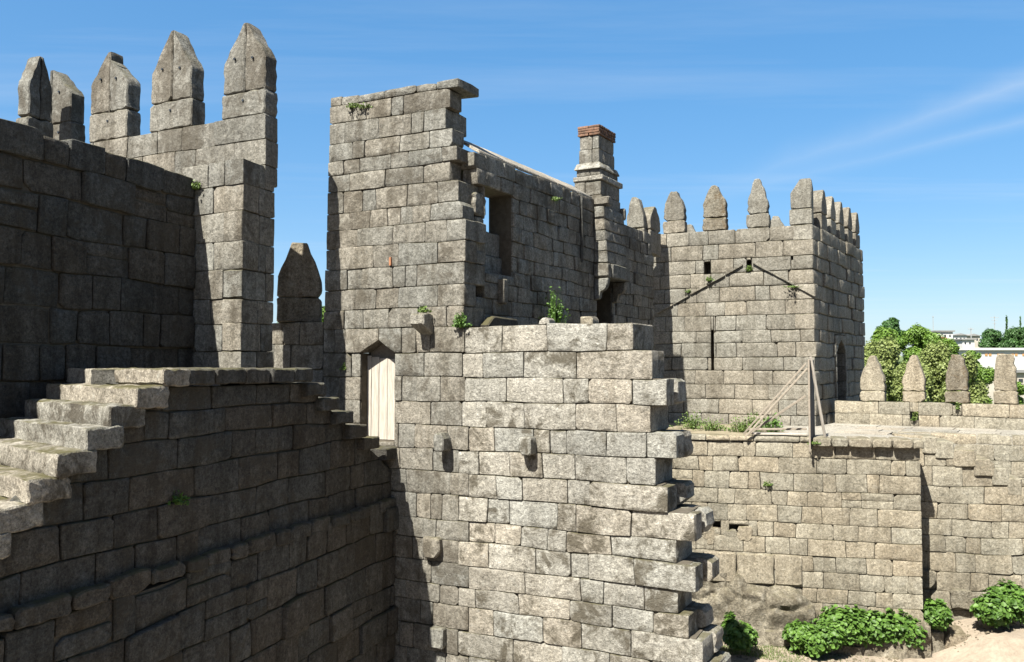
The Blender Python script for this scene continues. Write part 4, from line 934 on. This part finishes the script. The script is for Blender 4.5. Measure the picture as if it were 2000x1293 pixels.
for (px, py, w, r, h, lab) in (
    (1352, 846, -2.0, 0.35, 0.50, 'bright weed tuft at the tower foot nearest the ruined wall'), (1352 + 40, 848, -1.6, 0.32, 0.36, 'low yellowish weed tuft on the soil ledge, middle of three'),
    (1448, 848, -1.3, 0.3, 0.42, 'weed clump on the soil ledge beside the foot of the timber props'), (1470, 838, -1.5, 0.22, 0.55, 'tall thin weed against the tower wall behind the timber props')):
    p = LF.off(w).P(*LF.off(w).at(px, py)); p.z = WALK + EZ - 0.03; k += 1
    weed(p, r, h, lab, k, 150)
def wweed(F, px, py, r, h, lab, n=60, w=0.03, mat=M_WEED, size=0.045, hang=False):
    global k; k += 1; u, z = F.at(px, py); return weed(F.P(u, z, w), r, h, lab, k, n, mat, size, hang)
p = LF.off(-1.2).P(*LF.off(-1.2).at(1508, 832)); p.z = WALK + EZ; weed(p, 0.25, 0.5, 'dark leafy weed behind the timber barrier', 61, 120, M_BUSH, 0.07)
wweed(PF, 901, 640, 0.12, 0.30, 'green fern growing at the corner where gable meets ruined wall', 120, 0.05, M_BUSH, 0.05)
wweed(WF, 1060, 632, 0.22, 0.75, 'tall leafy plant growing behind the top of the ruined wall', 120, 0.25, M_BUSH, 0.06)
wweed(PF, 838, 612, 0.08, 0.13, 'little weed tuft on top of the corbel above the door', 70, 0.15)
wweed(BF, 384, 372, 0.13, 0.16, 'bright green fern tuft on the buttress of the corner tower', 110, 0.06, M_WEED, 0.05)
wweed(TF, 1463, 530, 0.07, 0.22, 'green weed filling the square hole at the peak of the roof scar', 80, 0.0)
wweed(TF, 1386, 550, 0.10, 0.14, 'small green weed on the left arm of the roof scar', 60, 0.07)
wweed(TF, 1345, 572, 0.07, 0.10, 'tiny weed low on the left arm of the roof scar', 40, 0.04)
wweed(TF, 1550, 562, 0.2, 0.06, 'thin weed strip along the right arm of the roof scar', 50, 0.07)
wweed(PF, 692, 212, 0.10, 0.12, 'small weed near the top left of the gable wall', 50, 0.02)
wweed(PF, 714, 212, 0.14, 0.10, 'yellowish weed right of another near the gable top', 50, 0.02)
wweed(PF, 674, 722, 0.04, 0.12, 'tiny weed in the joint left of the plank door', 40, 0.02)
wweed(RPF, 1785, 822, 0.05, 0.14, 'weed hanging from the lower drain hole in the parapet', 40, 0.05)
wweed(RPF, 1870, 800, 0.05, 0.2, 'weed in the upper drain hole under the third merlon', 40, 0.05)
wweed(LF, 1500, 950, 0.10, 0.14, 'yellow green weed growing from a joint of the terrace wall', 50, 0.02)
wweed(LF, 1590, 866, 0.12, 0.08, 'weed under the first coping slab beside the timber post', 50, 0.16)
wweed(SWF, 340, 985, 0.12, 0.16, 'dark fern in a joint of the shaded stair wall', 60, 0.04, M_BUSH)
wweed(WF, 1080, 385, 0.12, 0.14, 'yellow weed hanging high on the hall wall near the chimney', 50, 0.03, M_WEED, .045, True)
# loose pebbles along the foot of the walls
rnd = random.Random(8); v, f = [], []
for _ in range(700):
    px, py = rnd.uniform(1380, 2000), 1293 - abs(rnd.gauss(0, 24)); b = ground_at(px, py, GZ); b.z = ground_z(b.x, b.y) + EZ
    r = rnd.uniform(.008, .03) * (2.2 if rnd.random() < .06 else 1); kk = len(v)
    v += [tuple(b + Vector((math.cos(a) * r * rnd.uniform(.7, 1.2), math.sin(a) * r * rnd.uniform(.7, 1.2), 0))) for a in (0, 1.26, 2.51, 3.77, 5.03)] + [tuple(b + Vector((rnd.uniform(-.3, .3) * r, rnd.uniform(-.3, .3) * r, r * rnd.uniform(.5, .9))))]
    f += [(kk + i, kk + (i + 1) % 5, kk + 5) for i in range(5)]
mk('pebbles', v, f, G_ROCK, smooth=False, kind='stuff', label='scattered pebbles on the sandy ground', cat='pebbles')
# short grass in the shade at the foot of the ruined wall
rnd = random.Random(5); v, f = [], []
for _ in range(9000):
    px, py = 1395 + 190 * abs(rnd.gauss(0, .55)), rnd.uniform(1262, 1330)
    b = ground_at(px, py, GZ); b.z = ground_z(b.x, b.y) + EZ - .01
    if noise.noise(b * 1.4) < -0.25: continue
    a = rnd.uniform(0, 6.28); h = rnd.uniform(.03, .07); s = Vector((math.cos(a), math.sin(a), 0)) * .006; kk = len(v)
    v += [tuple(b - s), tuple(b + s), tuple(b + Vector((rnd.gauss(0, .02), rnd.gauss(0, .02), h)))]; f.append((kk, kk + 1, kk + 2))
mk('grass', v, f, M_WEED, smooth=False, kind='stuff', label='short green grass at the foot of the ruined wall', cat='grass')

# ------------------------------------------------------------------ trees and town beyond the wall
def tree(px, ytop, hw, dist, mat, label, seed, hfac=1.0, count=5200, leaf=0.34, conifer=False):
    r = ray(px, ytop); t = dist / r.y; top = Vector((r.x * t, dist, r.z * t + EZ)); gz = ground_z(top.x, top.y) + EZ
    w = hw * dist / FPX; ht = top.z - gz
    o = thing('tree', (top.x, top.y, gz), label, 'tree', 'trees beyond the castle wall')
    rnd = random.Random(seed); lum = []
    if conifer:
        for i in range(7): s = i / 6; lum.append(((top.x, top.y, top.z - ht * .75 * (1 - s)), (w * (1 - s * .9), w * (1 - s * .9), ht * .09)))
    else:
        ch = min(ht * 0.8, w * 2.3 * hfac)
        for i in range(26):
            a = rnd.uniform(0, 6.28); q = rnd.uniform(.1, .78); zz = rnd.uniform(-.48, .38); rr_ = rnd.uniform(.24, .42)
            k2 = math.sqrt(max(.1, 1 - (zz / .5) ** 2))
            lum.append(((top.x + math.cos(a) * w * q * k2, top.y + math.sin(a) * w * q * k2, top.z - ch * .5 + zz * ch), (w * rr_, w * rr_, ch * rr_ * .42)))
        lum.append(((top.x, top.y, top.z - ch * .16), (w * .35, w * .35, ch * .16)))
    foliage('crown', lum, int(count * 4.2), leaf * 0.58, mat, o, seed, shell=0.35, up=0.4)
    n = 8; v, f = [], []
    zc = top.z - ht * 0.25
    for j, (z, rad) in enumerate(((gz - .2, .34), (gz + (zc - gz) * .4, .25), (zc, .12))):
        v += [(top.x + math.cos(i * 6.283 / n) * rad * w / 3, top.y + math.sin(i * 6.283 / n) * rad * w / 3, z) for i in range(n)]
    f = [(j * n + i, j * n + (i + 1) % n, (j + 1) * n + (i + 1) % n, (j + 1) * n + i) for j in range(2) for i in range(n)]
    kk = len(v)
    for i in range(5):                             # limbs
        a = rnd.uniform(0, 6.28); st = Vector((top.x, top.y, gz + (zc - gz) * rnd.uniform(.45, .85))); en = st + Vector((math.cos(a) * w * .55, math.sin(a) * w * .55, w * .5)); kk = len(v)
        for p, rad in ((st, .05 * w), (en, .015 * w)): v += [tuple(p + Vector((rad, 0, 0))), tuple(p + Vector((-.5 * rad, .87 * rad, 0))), tuple(p + Vector((-.5 * rad, -.87 * rad, 0)))]
        f += [(kk + i_, kk + (i_ + 1) % 3, kk + 3 + (i_ + 1) % 3, kk + 3 + i_) for i_ in range(3)]
    mk('trunk', v, f, M_BARK, o)
tree(1735, 655, 62, 44, M_OLIVE, 'olive-green tree standing nearest the square tower, behind the first merlons', 71, 1.3, 9000, .26)
tree(1822, 664, 66, 47, M_OLIVE, 'broad olive-green tree behind the second and third merlons', 72, 1.3, 9000, .26)
tree(1700, 664, 40, 46, M_OLIVE, 'tall olive-green tree half hidden behind the tower edge', 89, 1.5, 6000, .25)
tree(1690, 690, 34, 41, M_OLIVE, 'olive-green tree partly hidden by the tower corner', 73, 1.4, 4500, .25)
tree(1776, 712, 44, 39, M_OLIVE, 'lower olive-green tree in the gap between the two left merlons', 74, 1.4, 6000, .24)
tree(1884, 690, 44, 43, M_OLIVE, 'small olive-green tree directly behind the third merlon', 75, 1.5, 5000, .24)
tree(1742, 623, 30, 88, M_DEEP, 'dark green treetop, highest of the wooded mound beside the tower', 76, 1.0, 4200, .5)
tree(1790, 632, 46, 80, M_GREEN, 'fresh green rounded tree on the mound, in front of the dark treetop', 77, 1.0, 6000, .42)
tree(1725, 640, 34, 76, M_GREEN, 'fresh green tree close to the tower edge', 78, 1.0, 4500, .42)
tree(1858, 662, 24, 74, M_GREEN, 'bright green round tree in front of the white houses', 79, 1.2, 3600, .36)
tree(1914, 715, 30, 52, M_GREEN, 'light green tree right of the third merlon', 80, 1.4, 4500, .26)
tree(1943, 645, 34, 128, M_DEEP, 'dark green tree above the long white building', 81, 1.0, 5000, .6)
tree(1990, 640, 36, 124, M_DEEP, 'dark green tree at the right edge above the long white building', 82, 1.0, 5000, .6)
tree(1966, 630, 16, 150, M_DEEP, 'dark conifer on the skyline between two dark trees', 83, 1.0, 1800, .6, True)
tree(1993, 633, 10, 150, M_DEEP, 'slim dark conifer on the skyline at the right edge', 84, 1.0, 1200, .6, True)
tree(1900, 684, 18, 96, M_GREEN, 'small green tree at the near end of the long white building', 85, 1.2, 2500, .4)
tree(1980, 742, 26, 60, M_GREEN, 'low green tree behind the fourth merlon', 86, 1.2, 3500, .3)
tree(536, 632, 40, 42, M_GREEN, 'green treetop glimpsed left of the lone merlon', 87, 1.2, 3500, .26)
tree(640, 600, 34, 42, M_GREEN, 'green treetop glimpsed between the lone merlon and the gable wall', 88, 1.2, 3500, .26)

def far_box(name, parent, mat, px0, px1, py0, py1, dist, depth, z0=None):
    a, b = ray(px0, py0), ray(px1, py0); ta, tb = dist / a.y, dist / b.y
    x0, x1, zt = a.x * ta, b.x * tb, a.z * ta + EZ; c = ray(px0, py1); zb_ = c.z * dist / c.y + EZ if z0 is None else z0
    v = [(x0, dist, zb_), (x1, dist, zb_), (x1, dist + depth, zb_), (x0, dist + depth, zb_), (x0, dist, zt), (x1, dist, zt), (x1, dist + depth, zt), (x0, dist + depth, zt)]
    return mk(name, v, [(3, 2, 1, 0), (4, 5, 6, 7), (0, 1, 5, 4), (1, 2, 6, 5), (2, 3, 7, 6), (3, 0, 4, 7)], mat, parent, smooth=False)
def building(nm, px0, px1, py0, py1, dist, depth, wall, roof, wins, label, cat='house', pitched=True, winmat=M_GLASS):
    c = ray((px0 + px1) / 2, py1); base = Vector((c.x * dist / c.y, dist, ground_z(c.x * dist / c.y, dist) + EZ))
    o = thing(nm, base, label, cat)
    far_box('wall', o, wall, px0, px1, py0, py1, dist, depth, z0=base.z - 1)
    sc = dist / FPX; a = ray(px0, py0); x0 = a.x * dist / a.y; b = ray(px1, py0); x1 = b.x * dist / b.y; zt = a.z * dist / a.y + EZ
    e = 0.35
    if pitched:
        h = min(1.6, (x1 - x0) * .16); xm = (x0 + x1) / 2
        v = [(x0 - e, dist - e, zt), (x1 + e, dist - e, zt), (x1 + e, dist + depth + e, zt), (x0 - e, dist + depth + e, zt), (xm, dist - e, zt + h), (xm, dist + depth + e, zt + h)]
        mk('roof', v, [(0, 1, 4), (1, 2, 5, 4), (2, 3, 5), (3, 0, 4, 5), (3, 2, 1, 0)], roof, o, smooth=False)
    else:
        v = [(x, y, z) for z in (zt + .01, zt + .3) for (x, y) in ((x0 - e, dist - e), (x1 + e, dist - e), (x1 + e, dist + depth + e), (x0 - e, dist + depth + e))]
        mk('roof', v, [(3, 2, 1, 0), (4, 5, 6, 7), (0, 1, 5, 4), (1, 2, 6, 5), (2, 3, 7, 6), (3, 0, 4, 7)], roof, o, smooth=False)
    for (wx0, wx1, wy0, wy1) in wins:
        w_ = far_box('window', o, winmat, wx0, wx1, wy0, wy1, dist - .06, .2)
building('warehouse', 1884, 2090, 684, 722, 112, 16, M_WHITE, M_WHITE, [(x + d, x + d + 5, 690.5, 695) for x in (1900, 1924, 1948, 1975, 1997, 2020) for d in (0, 7.5)], 'long white low building with small ochre windows, right of the trees', 'warehouse', False, M_OCHRE)
building('shed', 1925, 2090, 728, 752, 92, 8, M_CREAM, M_GREYROOF, [(1990, 1998, 740, 746)], 'grey roofed shed in front of the long white building', 'shed', False)
building('garage', 1900, 1915, 772, 790, 70, 3, M_WHITE, M_GREYROOF, [(1905, 1909, 778, 786)], 'tiny white hut low behind the parapet between third and fourth merlons', 'hut', False)
building('house', 1829, 1861, 648, 672, 190, 9, M_WHITE, M_GREYROOF, [(1834, 1838, 654, 658), (1844, 1848, 654, 658), (1854, 1857, 654, 658)], 'white flat roofed house on the hill nearest the mound of trees', 'house', False)
building('house', 1830, 1850, 661, 672, 176, 7, M_CREAM, M_TILE, [(1834, 1837, 665, 668), (1842, 1845, 665, 668)], 'small cream house with terracotta roof just below the flat roofed white one', 'house')
building('house', 1863, 1888, 655, 676, 200, 8, M_WHITE, M_GREYROOF, [(1867, 1870, 660, 663), (1875, 1878, 660, 663), (1882, 1885, 660, 663), (1867, 1870, 667, 670)], 'white house on the hill in the middle of the row', 'house')
building('house', 1880, 1903, 664, 680, 180, 8, M_WHITE, M_GREYROOF, [(1884, 1887, 668, 672), (1893, 1896, 668, 672)], 'low white house in front of the grey roofed terrace', 'house', False)
building('house', 1888, 1914, 656, 676, 214, 9, M_CREAM, M_GREYROOF, [(1892, 1895, 661, 665), (1900, 1903, 661, 665), (1907, 1910, 661, 665)], 'cream house with grey roof at the right end of the hill row', 'house')
def mast(px, yt, yb, dist, label, arms):
    a, b = ray(px, yt), ray(px, yb); x = a.x * dist / a.y; zt = a.z * dist / a.y + EZ; zb_ = b.z * dist / b.y + EZ - 4
    o = thing('radio_mast', (x, dist, zb_), label, 'mast')
    block('mast_pole', o, M_STEEL, (x, dist, zb_), (0.16, 0, 0), (0, 0.16, 0), (0, 0, zt - zb_), ch=.01, cut=.01, jit=0, jw=0)
    for dz, l in arms: block('crossarm', o, M_STEEL, (x - l / 2, dist - .1, zt - dz), (l, 0, 0), (0, .1, 0), (0, 0, .14), ch=.01, cut=.01, jit=0, jw=0)
mast(1942, 617, 650, 300, 'pale radio mast with crossarms on the skyline above the white building', ((.6, 3.0), (1.6, 2.2), (2.8, 1.2)))
mast(1822, 617, 650, 300, 'thin pale pole on the skyline above the fresh green tree', ((.4, .9),))
mast(1896, 640, 660, 205, 'short dark pole on the skyline above the houses', ((.4, 1.4),))

# ------------------------------------------------------------------ unseen keep right of and behind the viewer, added to block sky light
keep = thing('unseen_keep', (9.5, -4, GZ + EZ), 'tall unseen granite keep behind the viewer, added to block sky light', 'tower')
kv = [(3.8, -11), (15, -11), (15, 2.0), (3.8, 2.0)]
v = [Vector((x, y, z + EZ)) for z in (-6, 17) for (x, y) in kv]
mk('wall', v, [(3, 2, 1, 0), (4, 5, 6, 7), (0, 1, 5, 4), (1, 2, 6, 5), (2, 3, 7, 6), (3, 0, 4, 7)], G_OLD_SHADE, keep, smooth=False)  # walls of the added, unseen keep that blocks sky light
